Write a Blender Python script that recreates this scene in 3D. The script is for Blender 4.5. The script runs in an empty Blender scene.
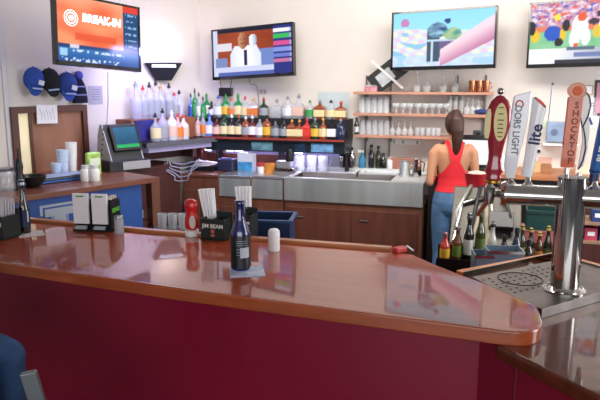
import bpy, bmesh, math, random
from mathutils import Vector, Matrix, noise
random.seed(7)
PI = math.pi
scn = bpy.context.scene
COL = scn.collection
# ------------------------------------------------------------------ camera
CAMZ = 1.90; PITCH = math.radians(10.6); F = 640.0
cd = bpy.data.cameras.new('camera'); cam = bpy.data.objects.new('camera', cd); COL.objects.link(cam)
cam.location = (0, 0, CAMZ); cam.rotation_euler = (PI/2 - PITCH, 0, 0)
cd.sensor_width = 36; cd.lens = F/600*36; cd.clip_start = .05
cd.dof.use_dof = True; cd.dof.focus_distance = 2.8; cd.dof.aperture_fstop = 11
scn.camera = cam
# ------------------------------------------------------------------ colour management, world
scn.view_settings.view_transform = 'Standard'; scn.view_settings.look = 'None'
scn.view_settings.gamma = 1; scn.view_settings.use_curve_mapping = False
scn.view_settings.exposure = 0.25
w = bpy.data.worlds.new('daylight'); scn.world = w; w.use_nodes = True
wn = w.node_tree.nodes; wl = w.node_tree.links
bg = wn['Background']; bg.inputs[1].default_value = .55
tc = wn.new('ShaderNodeTexCoord'); sp = wn.new('ShaderNodeSeparateXYZ'); cr = wn.new('ShaderNodeValToRGB')
wl.new(tc.outputs['Generated'], sp.inputs[0]); wl.new(sp.outputs[2], cr.inputs[0]); wl.new(cr.outputs[0], bg.inputs[0])
cr.color_ramp.elements[0].position = 0.0; cr.color_ramp.elements[0].color = (.10, .10, .12, 1)
cr.color_ramp.elements[1].position = .25; cr.color_ramp.elements[1].color = (.85, .92, 1.0, 1)
# ------------------------------------------------------------------ lights
def area(name, loc, target, sx, sy, power, col):
    l = bpy.data.lights.new(name, 'AREA'); l.shape = 'RECTANGLE'; l.size = sx; l.size_y = sy
    l.energy = power; l.color = col
    o = bpy.data.objects.new(name, l); COL.objects.link(o); o.location = loc
    o.rotation_euler = (Vector(target)-Vector(loc)).to_track_quat('-Z', 'Y').to_euler(); return o
area('aisle_light', (1.0, 4.2, 3.08), (1.6, 5.6, 1.0), 3.2, .8, 120, (1, .955, .90))
area('right_fill', (5.2, 2.0, 2.0), (1.0, 5.8, 1.3), 2.4, 1.8, 120, (.93, .96, 1))  # added fill lamp out of view on the right
area('left_corner_light', (-1.4, 4.6, 3.08), (-1.5, 5.6, 1.0), .8, .6, 9, (.80, .78, 1))
area('front_fill', (-.5, -4.2, 1.9), (.3, 5, 1.0), 7.0, 2.2, 165, (.95, .97, 1))  # added fill behind the camera, brightens steel, tap handles and bar panel
area('bottle_glow', (-1.25, 5.6, 2.15), (-1.75, 6.1, 1.6), .7, .06, 12, (.50, .46, 1))
# ------------------------------------------------------------------ geometry of the place
cp, spn = math.cos(PITCH), math.sin(PITCH)
C0 = Vector((0, 0, CAMZ))
def ray(px, py):
    u = (px-300)/F; v = (200-py)/F
    return Vector((u, cp + v*spn, -spn + v*cp))
def at_z(px, py, z):
    r = ray(px, py); return C0 + r*((z-CAMZ)/r.z)
def at_y(px, py, y):
    r = ray(px, py); return C0 + r*(y/r.y)
B_ANG = -math.atan(.30); L_ANG = math.radians(50)
bX = Vector((math.cos(B_ANG), math.sin(B_ANG), 0)); bN = Vector((math.sin(B_ANG), -math.cos(B_ANG), 0))
lX = Vector((math.cos(L_ANG), math.sin(L_ANG), 0)); lN = Vector((math.sin(L_ANG), -math.cos(L_ANG), 0))
bO = Vector((0, 6.6, 0))
def onplane(px, py, O, N):
    r = ray(px, py); return C0 + r*((O-C0).dot(N)/r.dot(N))
cpt = onplane(200, 60, bO, bN); lO = Vector((cpt.x, cpt.y, 0))
def WB(px, py, off=0.):
    p = onplane(px, py, bO+bN*off, bN); return (p-bO).dot(bX), p.z
def WL(px, py, off=0.):
    p = onplane(px, py, lO+lN*off, lN); return (p-lO).dot(lX), p.z
def PB(s, off, z): return bO + bX*s + bN*off + Vector((0, 0, z))
def PL(s, off, z): return lO + lX*s + lN*off + Vector((0, 0, z))
def ppm(p): return F/((p-C0).dot(Vector((0, cp, -spn))))
# ------------------------------------------------------------------ materials
def S(c):
    if isinstance(c, str): c = tuple(int(c[i:i+2], 16) for i in (0, 2, 4))
    return tuple((x/255/12.92 if x/255 <= .04045 else ((x/255+.055)/1.055)**2.4) for x in c)
MC = {}
def mat(name, col, rough=.5, metal=0, coat=0, alpha=1, emis=0, spec=.5, var=0, scale=8, trans=0, bump=0, stretch=None):
    if name in MC: return MC[name]
    m = bpy.data.materials.new(name); m.use_nodes = True; nt = m.node_tree; b = nt.nodes['Principled BSDF']
    c = S(col); I = b.inputs
    I['Base Color'].default_value = (*c, 1); I['Roughness'].default_value = rough; I['Metallic'].default_value = metal
    I['Coat Weight'].default_value = coat; I['Coat Roughness'].default_value = .04; I['Alpha'].default_value = alpha
    I['Specular IOR Level'].default_value = spec; I['Transmission Weight'].default_value = trans
    if emis: I['Emission Color'].default_value = (*c, 1); I['Emission Strength'].default_value = emis
    if var or bump:
        t = nt.nodes.new('ShaderNodeTexCoord'); mp = nt.nodes.new('ShaderNodeMapping'); n = nt.nodes.new('ShaderNodeTexNoise')
        nt.links.new(t.outputs['Object'], mp.inputs[0]); nt.links.new(mp.outputs[0], n.inputs['Vector'])
        n.inputs['Scale'].default_value = scale; n.inputs['Detail'].default_value = 5
        if stretch: mp.inputs['Scale'].default_value = stretch
        if var:
            r = nt.nodes.new('ShaderNodeValToRGB'); e = r.color_ramp.elements
            e[0].position = .3; e[1].position = .7
            e[0].color = (*[x*(1-var) for x in c], 1); e[1].color = (*[min(1, x*(1+var)) for x in c], 1)
            nt.links.new(n.outputs[0], r.inputs[0]); nt.links.new(r.outputs[0], I['Base Color'])
        if bump:
            bp = nt.nodes.new('ShaderNodeBump'); bp.inputs['Strength'].default_value = bump; bp.inputs['Distance'].default_value = .004
            nt.links.new(n.outputs[0], bp.inputs['Height']); nt.links.new(bp.outputs[0], I['Normal'])
    MC[name] = m; return m
def colmat(name, emis=0, rough=.5):
    if name in MC: return MC[name]
    m = bpy.data.materials.new(name); m.use_nodes = True; nt = m.node_tree; b = nt.nodes['Principled BSDF']
    a = nt.nodes.new('ShaderNodeVertexColor'); a.layer_name = 'Col'
    b.inputs['Roughness'].default_value = rough
    if emis:
        b.inputs['Base Color'].default_value = (.01, .01, .01, 1); b.inputs['Specular IOR Level'].default_value = .08
        nt.links.new(a.outputs[0], b.inputs['Emission Color']); b.inputs['Emission Strength'].default_value = emis
    else: nt.links.new(a.outputs[0], b.inputs['Base Color'])
    MC[name] = m; return m
WOOD = (.35, 6, 6)
M_wall = mat('painted_wall', 'e0d8d0', .85, var=.03, scale=2)
M_ceil = mat('ceiling_paint', 'd8d6d8', .9, var=.02)
M_floor = mat('floor_tile', '5a524e', .4, var=.25, scale=3)
M_bar = mat('varnished_mahogany', '9c3c14', .35, coat=.9, spec=.2, var=.16, scale=2.2, stretch=(1.2, 14, 6))
M_edge = mat('varnished_edge', 'a04c28', .25, coat=1, var=.22, scale=3, stretch=(1.5, 14, 14))
M_low = mat('dark_varnished_wood', '5a2410', .3, coat=.8, spec=.2, var=.35, scale=2.5, stretch=(1.2, 10, 6))
M_panel = mat('maroon_laminate', '84102e', .28, coat=.25, var=.08, scale=2)
M_rail = mat('oak_rail', 'a8643c', .35, coat=.5, var=.25, scale=4, stretch=(1, 14, 14))
M_cab = mat('brown_cabinet_wood', '6e4230', .45, var=.2, scale=3, stretch=(5, 5, .8))
M_cabd = mat('dark_cabinet_wood', '4a201c', .5, var=.25, scale=3, stretch=(5, 5, .8))
M_shelf = mat('pink_shelf_wood', 'b98670', .5, var=.15, scale=4, stretch=(1, 10, 10))
M_steel = mat('brushed_steel', 'd0d4d4', .3, metal=.85, var=.06, scale=3, stretch=(1, 1, 30))
M_chrome = mat('polished_chrome', 'c0bdb8', .09, metal=1)
M_tray = mat('worn_steel', '746c66', .36, metal=.9, var=.25, scale=9)
M_black = mat('black_plastic', '121214', .35)
M_hole = mat('drain_hole', '0c0a0a', .8)
M_white = mat('white_plastic', 'ecebe8', .4)
M_paper = mat('white_paper', 'f2f0f2', .8, var=.02)
M_navy = mat('navy_plastic', '1c3458', .4, var=.06)
M_blue = mat('blue_panel', '24509a', .5, var=.08)
M_skin = mat('skin', 'c08a6a', .5, var=.05, scale=6, spec=.3)
M_red = mat('red_cloth', 'd8202c', .8, var=.06, scale=10, bump=.3)
M_denim = mat('denim', '4a6c92', .85, var=.22, scale=14, bump=.4)
M_denimd = mat('dark_denim', '2c4a72', .85, var=.25, scale=14, bump=.5)
M_hair = mat('brown_hair', '3c2218', .5, var=.3, scale=20, stretch=(6, 6, 1))
M_glass = mat('clear_glass', 'e8eef0', .08, coat=.6, alpha=.38, spec=.8)
M_glassw = mat('frosted_glass', 'dde3e6', .12, coat=.5, alpha=.40, spec=.8)
M_brass = mat('brass', 'c8a24a', .25, metal=1)
M_copper = mat('copper', 'd08a64', .25, metal=1)
# ------------------------------------------------------------------ mesh builder
class MB:
    def __init__(s): s.bm = bmesh.new(); s.cols = None
    def _tr(s, vs, mx):
        if mx is not None:
            for v in vs: v.co = mx @ v.co
    def box(s, c, d, mx=None, rz=0, rx=0, ry=0, taper=None):
        r = bmesh.ops.create_cube(s.bm, size=1); vs = r['verts']
        R = Matrix.Rotation(rz, 4, 'Z') @ Matrix.Rotation(ry, 4, 'Y') @ Matrix.Rotation(rx, 4, 'X')
        for v in vs:
            k = v.co.copy()
            if taper and k.z < 0: k.x *= taper; k.y *= taper
            v.co = Vector(c) + R.to_3x3() @ Vector((k.x*d[0], k.y*d[1], k.z*d[2]))
        s._tr(vs, mx); return s
    def lathe(s, prof, c=(0, 0, 0), seg=20, mx=None, sx=1, sy=1, cap=True):
        rings = []
        for r, z in prof:
            rings.append([s.bm.verts.new((c[0]+sx*max(r, 1e-4)*math.cos(2*PI*i/seg), c[1]+sy*max(r, 1e-4)*math.sin(2*PI*i/seg), c[2]+z)) for i in range(seg)])
        for a, b in zip(rings, rings[1:]):
            for i in range(seg):
                j = (i+1) % seg; s.bm.faces.new((a[i], a[j], b[j], b[i]))
        if cap:
            s.bm.faces.new(rings[0][::-1]); s.bm.faces.new(rings[-1])
        s._tr([v for r in rings for v in r], mx); return s
    def tube(s, pts, r, seg=8, rr=None):
        pts = [Vector(p) for p in pts]; rings = []; up = None
        for i, p in enumerate(pts):
            t = (pts[min(i+1, len(pts)-1)] - pts[max(i-1, 0)]).normalized()
            if up is None:
                up = Vector((0, 0, 1)) if abs(t.z) < .9 else Vector((1, 0, 0))
            a = t.cross(up).normalized(); b2 = a.cross(t).normalized(); up = b2
            R = rr[i] if rr else r
            ra, rb = (R if isinstance(R, tuple) else (R, R))
            rings.append([s.bm.verts.new(p + a*ra*math.cos(2*PI*k/seg) + b2*rb*math.sin(2*PI*k/seg)) for k in range(seg)])
        for x, y in zip(rings, rings[1:]):
            for k in range(seg):
                j = (k+1) % seg; s.bm.faces.new((x[k], x[j], y[j], y[k]))
        s.bm.faces.new(rings[0][::-1]); s.bm.faces.new(rings[-1]); return s
    def prism(s, poly, z0, z1, mx=None):
        a = [s.bm.verts.new((p[0], p[1], z0)) for p in poly]; b = [s.bm.verts.new((p[0], p[1], z1)) for p in poly]
        s.bm.faces.new(a[::-1]); s.bm.faces.new(b)
        n = len(poly)
        for i in range(n):
            j = (i+1) % n; s.bm.faces.new((a[i], a[j], b[j], b[i]))
        s._tr(a+b, mx); return s
    def plate(s, poly, y0, y1, mx=None):      # outline in local x,z with thickness along y
        m = Matrix.Rotation(PI/2, 4, 'X')      # (x,y,z)->(x,-z,y)
        m = m if mx is None else mx @ m
        return s.prism(poly, -y1, -y0, m)
    def sphere(s, c, r, sc=(1, 1, 1), seg=16, mx=None):
        q = bmesh.ops.create_uvsphere(s.bm, u_segments=seg, v_segments=max(6, seg//2), radius=r)
        for v in q['verts']: v.co = Vector((v.co.x*sc[0]+c[0], v.co.y*sc[1]+c[1], v.co.z*sc[2]+c[2]))
        s._tr(q['verts'], mx); return s
    def out(s, name, m, parent=None, loc=(0, 0, 0), rz=0, smooth=None, bevel=0, kind=None, rx=0, ry=0):
        bmesh.ops.recalc_face_normals(s.bm, faces=s.bm.faces)
        me = bpy.data.meshes.new(name); s.bm.to_mesh(me); s.bm.free(); me.materials.append(m)
        o = bpy.data.objects.new(name, me); COL.objects.link(o); o.location = loc; o.rotation_euler = (rx, ry, rz)
        if parent: o.parent = parent
        if smooth is not None:
            for p in me.polygons: p.use_smooth = True
            try: me.set_sharp_from_angle(angle=math.radians(smooth))
            except Exception: pass
        if bevel:
            b = o.modifiers.new('bevel', 'BEVEL'); b.width = bevel; b.segments = 3; b.limit_method = 'ANGLE'
        if kind: o['kind'] = kind
        return o
def tag(o, label, cat, group=None, kind=None):
    o['label'] = label; o['category'] = cat
    if group: o['group'] = group
    if kind: o['kind'] = kind
    return o
def thing(name, label, cat, loc=(0, 0, 0), rz=0, group=None):
    o = bpy.data.objects.new(name, None); COL.objects.link(o); o.empty_display_size = .05
    o.location = loc; o.rotation_euler = (0, 0, rz); return tag(o, label, cat, group)
def copytree(o, parent=None):
    c = o.copy(); COL.objects.link(c)
    if parent is not None: c.parent = parent
    for ch in [x for x in KIDS(o)]: copytree(ch, c)
    return c
def KIDS(o): return [x for x in bpy.data.objects if x.parent == o]
def text(name, s, size, m, parent, loc, rot=(PI/2, 0, 0), ext=.0006, align='CENTER', sx=1, shear=0, bold=0):
    cu = bpy.data.curves.new(name, 'FONT'); cu.body = s; cu.size = size; cu.extrude = ext; cu.align_x = align; cu.align_y = 'CENTER'
    cu.resolution_u = 2; cu.shear = shear; cu.offset = bold
    t = bpy.data.objects.new('tmp', cu); COL.objects.link(t)
    bpy.context.view_layer.update()
    me = bpy.data.meshes.new_from_object(t.evaluated_get(bpy.context.evaluated_depsgraph_get()))
    bpy.data.objects.remove(t); me.materials.clear(); me.materials.append(m); me.name = name
    o = bpy.data.objects.new(name, me); COL.objects.link(o); o.parent = parent; o.location = loc; o.rotation_euler = rot; o.scale = (sx, 1, 1)
    return o
def picture(name, parent, w_, h_, nx, ny, fn, m, loc=(0, 0, 0)):   # a flat picture in local x,z facing -y
    bm = bmesh.new(); vs = [[bm.verts.new(((i/nx-.5)*w_, 0, (j/ny-.5)*h_)) for i in range(nx+1)] for j in range(ny+1)]
    for j in range(ny):
        for i in range(nx): bm.faces.new((vs[j][i], vs[j][i+1], vs[j+1][i+1], vs[j+1][i]))
    me = bpy.data.meshes.new(name); bm.to_mesh(me); bm.free()
    a = me.color_attributes.new('Col', 'FLOAT_COLOR', 'POINT')
    k = 0
    for j in range(ny+1):
        for i in range(nx+1):
            a.data[k].color = (*S(fn(i/nx, j/ny)), 1); k += 1
    me.materials.append(m); o = bpy.data.objects.new(name, me); COL.objects.link(o); o.parent = parent; o.location = loc
    return o
def lerp(a, b, t): return a+(b-a)*t
def mixc(a, b, t):
    t = max(0, min(1, t)); return tuple(lerp(x, y, t) for x, y in zip(a, b))
def hx(c): return tuple(int(c[i:i+2], 16) for i in (0, 2, 4))
def nz(x, y, s=0): return noise.noise(Vector((x, y, s)))

# ================================================================== SETTING
def bwbox(b, s0, s1, o0, o1, z0, z1):      # box in the frame of the back wall
    b.box(((s0+s1)/2, -(o0+o1)/2, (z0+z1)/2), (abs(s1-s0), abs(o1-o0), abs(z1-z0))); return b
bw = MB(); bwbox(bw, (lO-bO).dot(bX)-.05, 8, -.12, 0, 0, 3.15); bw.out('wall_back', M_wall, loc=bO, rz=B_ANG, kind='structure')
lw = MB(); bwbox(lw, -9, .05, -.12, 0, 0, 3.15); lw.out('wall_left', M_wall, loc=lO, rz=L_ANG, kind='structure')
MB().box((0, 2.5, -.05), (16, 13, .1)).out('floor', M_floor, kind='structure')
MB().box((0, 2.5, 3.20), (16, 13, .1)).out('ceiling', M_ceil, kind='structure')

# ================================================================== BAR
ZB = 1.08; TH = .049; K = 1.344
def poly_px(pts, z): return [(at_z(x, y, z).x, at_z(x, y, z).y) for x, y in pts]
def rounded(poly, idx, r, n=8):
    out = []
    for i, p in enumerate(poly):
        if i not in idx: out.append(p); continue
        P = Vector(p); A = Vector(poly[i-1]); Bq = Vector(poly[(i+1) % len(poly)])
        rr = r if not isinstance(r, dict) else r[i]
        a = P+(A-P).normalized()*rr; b = P+(Bq-P).normalized()*rr
        for k in range(n+1):
            t = k/n; q = a*(1-t)**2 + P*2*t*(1-t) + b*t*t; out.append((q.x, q.y))
    return out
def ext(p, q, d):     # extend from q beyond p by d metres
    P = Vector(p); Q = Vector(q); v = (P-Q).normalized()*d; return (p[0]+v.x, p[1]+v.y)
front = poly_px([(0, 262), (178, 288), (546, 336)], ZB)
back = poly_px([(536, 305), (484, 282.5), (440, 266), (413, 254), (391, 252), (150, 233.5), (35, 222.5)], ZB)
fl = ext(front[0], front[1], .9); bl = ext(back[-1], back[-2], .62)
barpoly = [fl, front[1], front[2]] + back[:-1] + [bl]
barpoly = rounded(barpoly, {2, 3}, {2: .15, 3: .04})
bar = thing('bar_counter', 'long varnished mahogany bar counter with maroon front', 'bar counter', (front[1][0], front[1][1], 0))
OFS = Vector((front[1][0], front[1][1], 0))
ang = math.atan2(front[2][1]-front[1][1], front[2][0]-front[1][0])
def topmesh(poly, z0, z1, name, m, parent, bevel, inset=None):
    R = Matrix.Rotation(-ang, 4, 'Z') @ Matrix.Translation(-OFS)
    pl = [(R @ Vector((x, y, 0))).to_2d()[:] for x, y in poly]
    return MB().prism(pl, z0, z1).out(name, m, parent, rz=ang, bevel=bevel, smooth=40)
topmesh(barpoly, ZB-TH+.004, ZB, 'counter_top', M_bar, bar, .012)
# bullnose strip along the front and round the end
fr = rounded([fl, front[1], front[2], back[0], back[1]], {2, 3}, {2: .15, 3: .04}, 10)
def offset_line(pts, d):
    o = []
    for i, p in enumerate(pts):
        a = Vector(pts[max(i-1, 0)]); b = Vector(pts[min(i+1, len(pts)-1)]); t = (b-a).normalized(); n = Vector((t.y, -t.x))
        o.append((p[0]+n.x*d, p[1]+n.y*d))
    return o
fr = fr[:-1]
outl = offset_line(fr, .004); inn = offset_line(fr, -.014)
topmesh(outl + inn[::-1], ZB-TH-.004, ZB+.0005, 'edge_moulding', M_edge, bar, .006)
# rail along the bartender side
rl = poly_px([(391, 251), (150, 233), (35, 222)], ZB); rl[-1] = ext(rl[-1], rl[-2], .6)
rin = offset_line(rl, .045)
topmesh(rl + rin[::-1], ZB-.03, ZB+.016, 'back_rail', M_rail, bar, .006)
# body
bf = offset_line([fl, front[1], front[2]], -.24)
pf = [Vector(p) for p in bf]
endp = Vector(bf[1]) + (pf[2]-pf[1]).normalized()*((at_z(503, 345, ZB-TH).to_2d()-pf[1]).dot((pf[2]-pf[1]).normalized()))
fb = [bf[0], bf[1], (endp.x, endp.y)]
bb = offset_line(fb, -.30)
topmesh(fb + bb[::-1], .10, ZB-TH, 'front_panel', M_panel, bar, 0)
topmesh(offset_line(fb, -.03) + offset_line(fb, -.28)[::-1], 0, .10, 'plinth', M_black, bar, 0)
for t in ():
    d = (Vector(fb[1])-Vector(fb[0])).normalized() if t < 0 else (Vector(fb[2])-Vector(fb[1])).normalized()
    p = Vector(fb[1]) + d*t; n = Vector((d.y, -d.x))
    MB().box((0, 0, .62), (.006, .004, 1.02)).out('panel_joint', mat('dark_maroon', '5c0c1e', .4), bar, (p.x+n.x*.001-OFS.x, p.y+n.y*.001-OFS.y, 0), math.atan2(d.y, d.x))
for o in KIDS(bar):
    if o.name.split('.')[0] in ('counter_top', 'edge_moulding', 'back_rail', 'front_panel', 'plinth'): o.location = (0, 0, 0)

# lower counter with the beer tower
ZL = ZB-TH-.002
lowp = poly_px([(497, 345), (600, 397)], ZL); lb = poly_px([(600, 267), (553, 254), (463, 273)], ZB-.01)
lf = ext(lowp[1], lowp[0], .9)
lbr = ext(lb[0], lb[1], 1.0)
lc = thing('lower_counter', 'dark glossy lower wood counter under the beer tower', 'counter', (lowp[0][0], lowp[0][1], 0))
def place_abs(mb, name, m, parent, bevel=0, smooth=None):
    for v in mb.bm.verts: v.co -= Vector(parent.location)
    return mb.out(name, m, parent, bevel=bevel, smooth=smooth)
lowpoly = [lowp[0], lf, lbr] + lb[1:]
place_abs(MB().prism(lowpoly, ZL-.05, ZL), 'counter_top', M_low, lc, .01, 40)
lfd = (Vector(lf)-Vector(lowp[0])).normalized(); lfn = Vector((-lfd.y, lfd.x))
a = Vector(lowp[0])+lfn*.13-lfd*.22; b = Vector(lf)+lfn*.12
place_abs(MB().prism([a[:], b[:], (b+lfn*.25)[:], (a+lfn*.25)[:]], 0, ZL-.05), 'front_panel', M_panel, lc)
for t in (.19, .62):
    q = a+lfd*t-lfn*.002; place_abs(MB().box((q.x, q.y, .56), (.008, .004, 1.0), rz=0), 'panel_joint', mat('dark_maroon', '5c0c1e'), lc)
rq = poly_px([(600, 267), (553, 254), (463, 273)], ZB-.01); rim = [rq[2], rq[1], ext(rq[0], rq[1], 1.0)]
for da, db, z1_, nm_, m_ in ((0, -.040, ZB-.008, 'back_rim', mat('orange_oak', 'c87838', .35, coat=.5, var=.2)), (.007, .001, ZB-.004, 'metal_edge', M_chrome)):
    A_ = offset_line(rim, da); B_ = offset_line(rim, db)
    for k_ in range(2):
        place_abs(MB().prism([A_[k_], A_[k_+1], B_[k_+1], B_[k_]], ZL-.05, z1_), nm_, m_, lc)

# drip tray
ZT = ZB-.012
tp = poly_px([(542, 309), (640, 281), (640, 268), (553, 260.5), (472, 277), (488, 285), (522, 300)], ZT)
tr = thing('drip_tray', 'worn steel drip tray with drain holes beneath the beer tower', 'drip tray', (tp[0][0], tp[0][1], ZL))
place_abs(MB().prism(tp, ZL, ZT), 'tray', M_tray, tr, .002)
hb = MB(); hc = at_z(520, 279, ZT)
tdx = (Vector(tp[1])-Vector(tp[0])).normalized(); tdy = Vector((-tdx.y, tdx.x))
for i in range(-9, 7):
    for j in range(-5, 6):
        p = Vector((hc.x, hc.y)) + tdx*(i+.5*(j % 2))*.036 + tdy*j*.036
        dd = p-Vector((hc.x, hc.y))
        if abs(dd.dot(tdx)) < .27 and -0.14 < dd.dot(tdy) < .19:
            P3 = Vector((p.x, p.y, ZT)); q = C0 + 0*P3
            # stay inside the tray outline
            inside = True; n = len(tp)
            for k in range(n):
                A = Vector(tp[k]); Bv = Vector(tp[(k+1) % n]); e = Bv-A
                if e.x*(p.y-A.y)-e.y*(p.x-A.x) < .02*e.length: inside = False
            if inside and not (.078 < dd.length < .102): place_abs(MB().lathe([(.007, 0), (.007, .0006)], (p.x, p.y, ZT), 8), 'drain_hole', M_hole, tr)
hb.bm.free()
rg = MB()
for R in (.088, .093):
    rg.tube([(hc.x+R*math.cos(t*PI/16), hc.y+R*math.sin(t*PI/16), ZT+.0005) for t in range(33)], .0012, 5)
place_abs(rg, 'drain_ring', M_hole, tr)

# beer tower
tb = at_z(564, 290, ZT)
tw = thing('beer_tower', 'polished steel T shaped beer tower standing on the drip tray', 'beer tower', (tb.x, tb.y, ZT), B_ANG)
tw.scale = (K,)*3; k = ppm(tb+Vector((0, 0, .2)))*K
TR = 13.8/k; ht = (at_y(571, 177, tb.y).z-ZT)/K
MB().lathe([(TR*1.5, 0), (TR*1.5, .004), (TR*1.15, .008), (TR, .014), (TR, ht-.004), (TR*1.03, ht-.003), (TR*1.03, ht), (0, ht)], seg=48).out('column', M_chrome, tw, smooth=35)
for i in range(6):
    MB().sphere((TR*1.32*math.cos(i*PI/3+.3), TR*1.32*math.sin(i*PI/3+.3), .005), .005).out('bolt', M_chrome, tw, smooth=60)
az = (at_y(560, 197, tb.y).z-ZT)/K
leftx = (at_y(505, 200, tb.y)-tb).dot(bX)/K; AR = 10.6/k
RX = Matrix.Rotation(PI/2, 4, 'Y')
MB().lathe([(AR, leftx), (AR, .42)], seg=40, mx=Matrix.Translation((0, 0, az)) @ RX).out('arm', M_chrome, tw, smooth=35)
MB().lathe([(AR*.3, -.014), (AR*1.15, -.012), (AR*1.28, -.002), (AR*1.28, .004)], seg=40, mx=Matrix.Translation((leftx, 0, az)) @ RX).out('end_cap', M_chrome, tw, smooth=35)
def faucet(px, topy, parent, dy):
    s = (at_y(px, topy, tb.y+dy*K)-tb).dot(bX)/K; y = dy
    zt = (at_y(px, topy, tb.y+dy*K).z - ZT)/K
    m = MB(); m.tube([(s, 0, az), (s, y, az)], .010, 12)
    f = m.out('faucet', M_chrome, parent, smooth=40)
    MB().lathe([(.012, -.03), (.016, -.01), (.016, .02), (.009, .028), (.007, zt-az)], (s, y, az), 16).out('faucet_body', M_chrome, f, smooth=40)
    MB().tube([(s, y, az-.02), (s-.012, y+.02, az-.04), (s-.03, y+.045, az-.075)] if y < 0 else [(s, y, az-.01), (s+.004, y+.03, az-.02), (s+.006, y+.05, az-.045)], .008, 10).out('spout', M_chrome, f, smooth=40)
    return s, y, zt
HD = .075
fz = [faucet(p, y, tw, HD) for p, y in ((512, 178), (529, 176), (567, 168), (579, 172), (594, 180))]
s1, y1, z1 = faucet(490, 181, tw, -.01)
MB().tube([(s1, -.01, az), (s1+.03, 0, az)], .012, 12).out('shank', M_chrome, tw, smooth=40)
# tap handles : outline in px around a base point
def handle(name, label, base, dy, ox=0):
    P = at_y(base[0], base[1], tb.y+dy*K)
    t = thing(name, label, 'tap handle', P, B_ANG, 'beer tap handles'); t.scale = (K,)*3; return t, ppm(P)*K
def outline(pts, b, k):
    cyo = []
    for x, y in pts: cyo.append(((x-b[0])/k, (b[1]-y)/k))
    return cyo
def bars(mb, pts): pass
# maroon paddle
t, k1 = handle('tap_handle', 'maroon paddle tap handle with cream oval label and chrome finial', (493, 180), -.01)
prof = [(7.4, 0), (8, 3), (6.8, 5), (8.6, 9), (7.6, 14), (6.4, 20), (6.6, 28), (8.5, 40), (11, 50), (12.2, 60), (11.4, 70), (8.2, 78), (3.5, 83), (0, 84)]
mb = MB()
lean = Matrix.Shear('XY', 4, (.03, 0))
mb.lathe([(r/k1, z/k1) for r, z in prof], seg=32, sy=.55, mx=Matrix(((1, 0, .03, 0), (0, 1, 0, 0), (0, 0, 1, 0), (0, 0, 0, 1))))
mb.out('paddle', mat('maroon_gloss', '9c1228', .2, coat=1), t, smooth=50)
MB().lathe([(4/k1, -4/k1), (7.8/k1, -2/k1), (7.8/k1, 0), (6/k1, 1/k1)], seg=24).out('collar', M_brass, t, smooth=40)
MB().sphere((2.6/k1, 0, 87.5/k1), 3.4/k1).out('finial', M_chrome, t, smooth=60)
cream = mat('cream_label', 'ecdc9c', .5)
ov = [(4+6.2*math.cos(a_*PI/12), 58+18.5*math.sin(a_*PI/12)) for a_ in range(24)]
MB().plate([(x/k1, z/k1) for x, z in ov], -6.9/k1, -6.0/k1).out('oval_label', cream, t)
strip = [(-10, 42), (-6.5, 42), (-5.2, 50), (-5.0, 66), (-6, 71), (-8.2, 70), (-10.2, 60), (-10.8, 50)]
MB().plate([(x/k1, z/k1) for x, z in strip], -5.6/k1, -3.6/k1).out('side_label', cream, t)
ink = mat('label_ink', '7c7040', .6); mk = MB()
for z in (72, 66, 60, 56, 52, 48, 44):
    mk.box((4/k1, -7.1/k1, z/k1), ((4+3*random.random())/k1, .0006, 1.2/k1))
mk.out('label_print', ink, t)
# white light-beer handle
t, k2 = handle('tap_handle', 'tall white tap handle with COORS LIGHT lettering', (512, 178), HD)
pts = [(506, 178), (514, 178), (523.5, 118), (525, 92), (509, 97), (507, 120), (503.5, 165)]
pale = mat('pale_white_lacquer', 'f0f4f8', .2, coat=.8)
MB().plate(outline(pts, (512, 178), k2), -.014, .014).out('paddle', pale, t, bevel=.003)
MB().lathe([(.007, -.02), (.009, 0)], seg=16).out('ferrule', M_chrome, t)
text('lettering', 'C', 11/k2, mat('red_ink', 'd03040'), t, (2.2/k2, -.0150, 74/k2), (PI/2, PI/2, 0), bold=.0006)
text('lettering', 'OORS LIGHT', 9.2/k2, mat('grey_ink', '6c7480'), t, (1.0/k2, -.0150, 48/k2), (PI/2, PI/2+.03, 0), sx=.92, bold=.0005)
# lite handle
t, k3 = handle('tap_handle', 'white cylindrical tap handle with lite lettering and red oval top', (527, 176), HD)
mx = Matrix(((1, 0, .10, 0), (0, 1, 0, 0), (0, 0, 1, 0), (0, 0, 0, 1)))
mb = MB(); sec = 28
rings = []
for (r, z) in [(5, 0), (5.6, 6), (5.8, 30), (6.6, 60), (6.8, 72)]:
    rings.append([mb.bm.verts.new((r/k3*math.cos(2*PI*i/sec)+.10*z/k3, r/k3*math.sin(2*PI*i/sec), (z+(-6*math.cos(2*PI*i/sec) if z == 72 else 0))/k3)) for i in range(sec)])
for A, Bq in zip(rings, rings[1:]):
    for i in range(sec):
        j = (i+1) % sec; mb.bm.faces.new((A[i], A[j], Bq[j], Bq[i]))
mb.bm.faces.new(rings[-1]); mb.bm.faces.new(rings[0][::-1])
mb.out('cylinder_body', mat('white_lacquer', 'f8f8fa', .2, coat=.8), t, smooth=40)
tilt = Matrix.Translation((7.2/k3, -.004, 72.5/k3)) @ Matrix.Rotation(.72, 4, 'Y') @ Matrix.Rotation(.35, 4, 'X')
MB().lathe([(7.4/k3, 0), (7.4/k3, .003)], seg=28, mx=tilt, sy=.62).out('oval_rim', mat('dark_green_rim', '2c3a30', .4), t)
MB().lathe([(6.0/k3, .003), (6.0/k3, .0045)], seg=28, mx=tilt, sy=.58).out('oval_badge', mat('badge_red', 'd83024', .4), t)
text('lettering', 'lite', 15/k3, mat('navy_ink', '16285c'), t, (5.4/k3, -6.9/k3, 42/k3), (PI/2, -PI/2+.1, 0), sx=1.1, bold=.0012)
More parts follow.
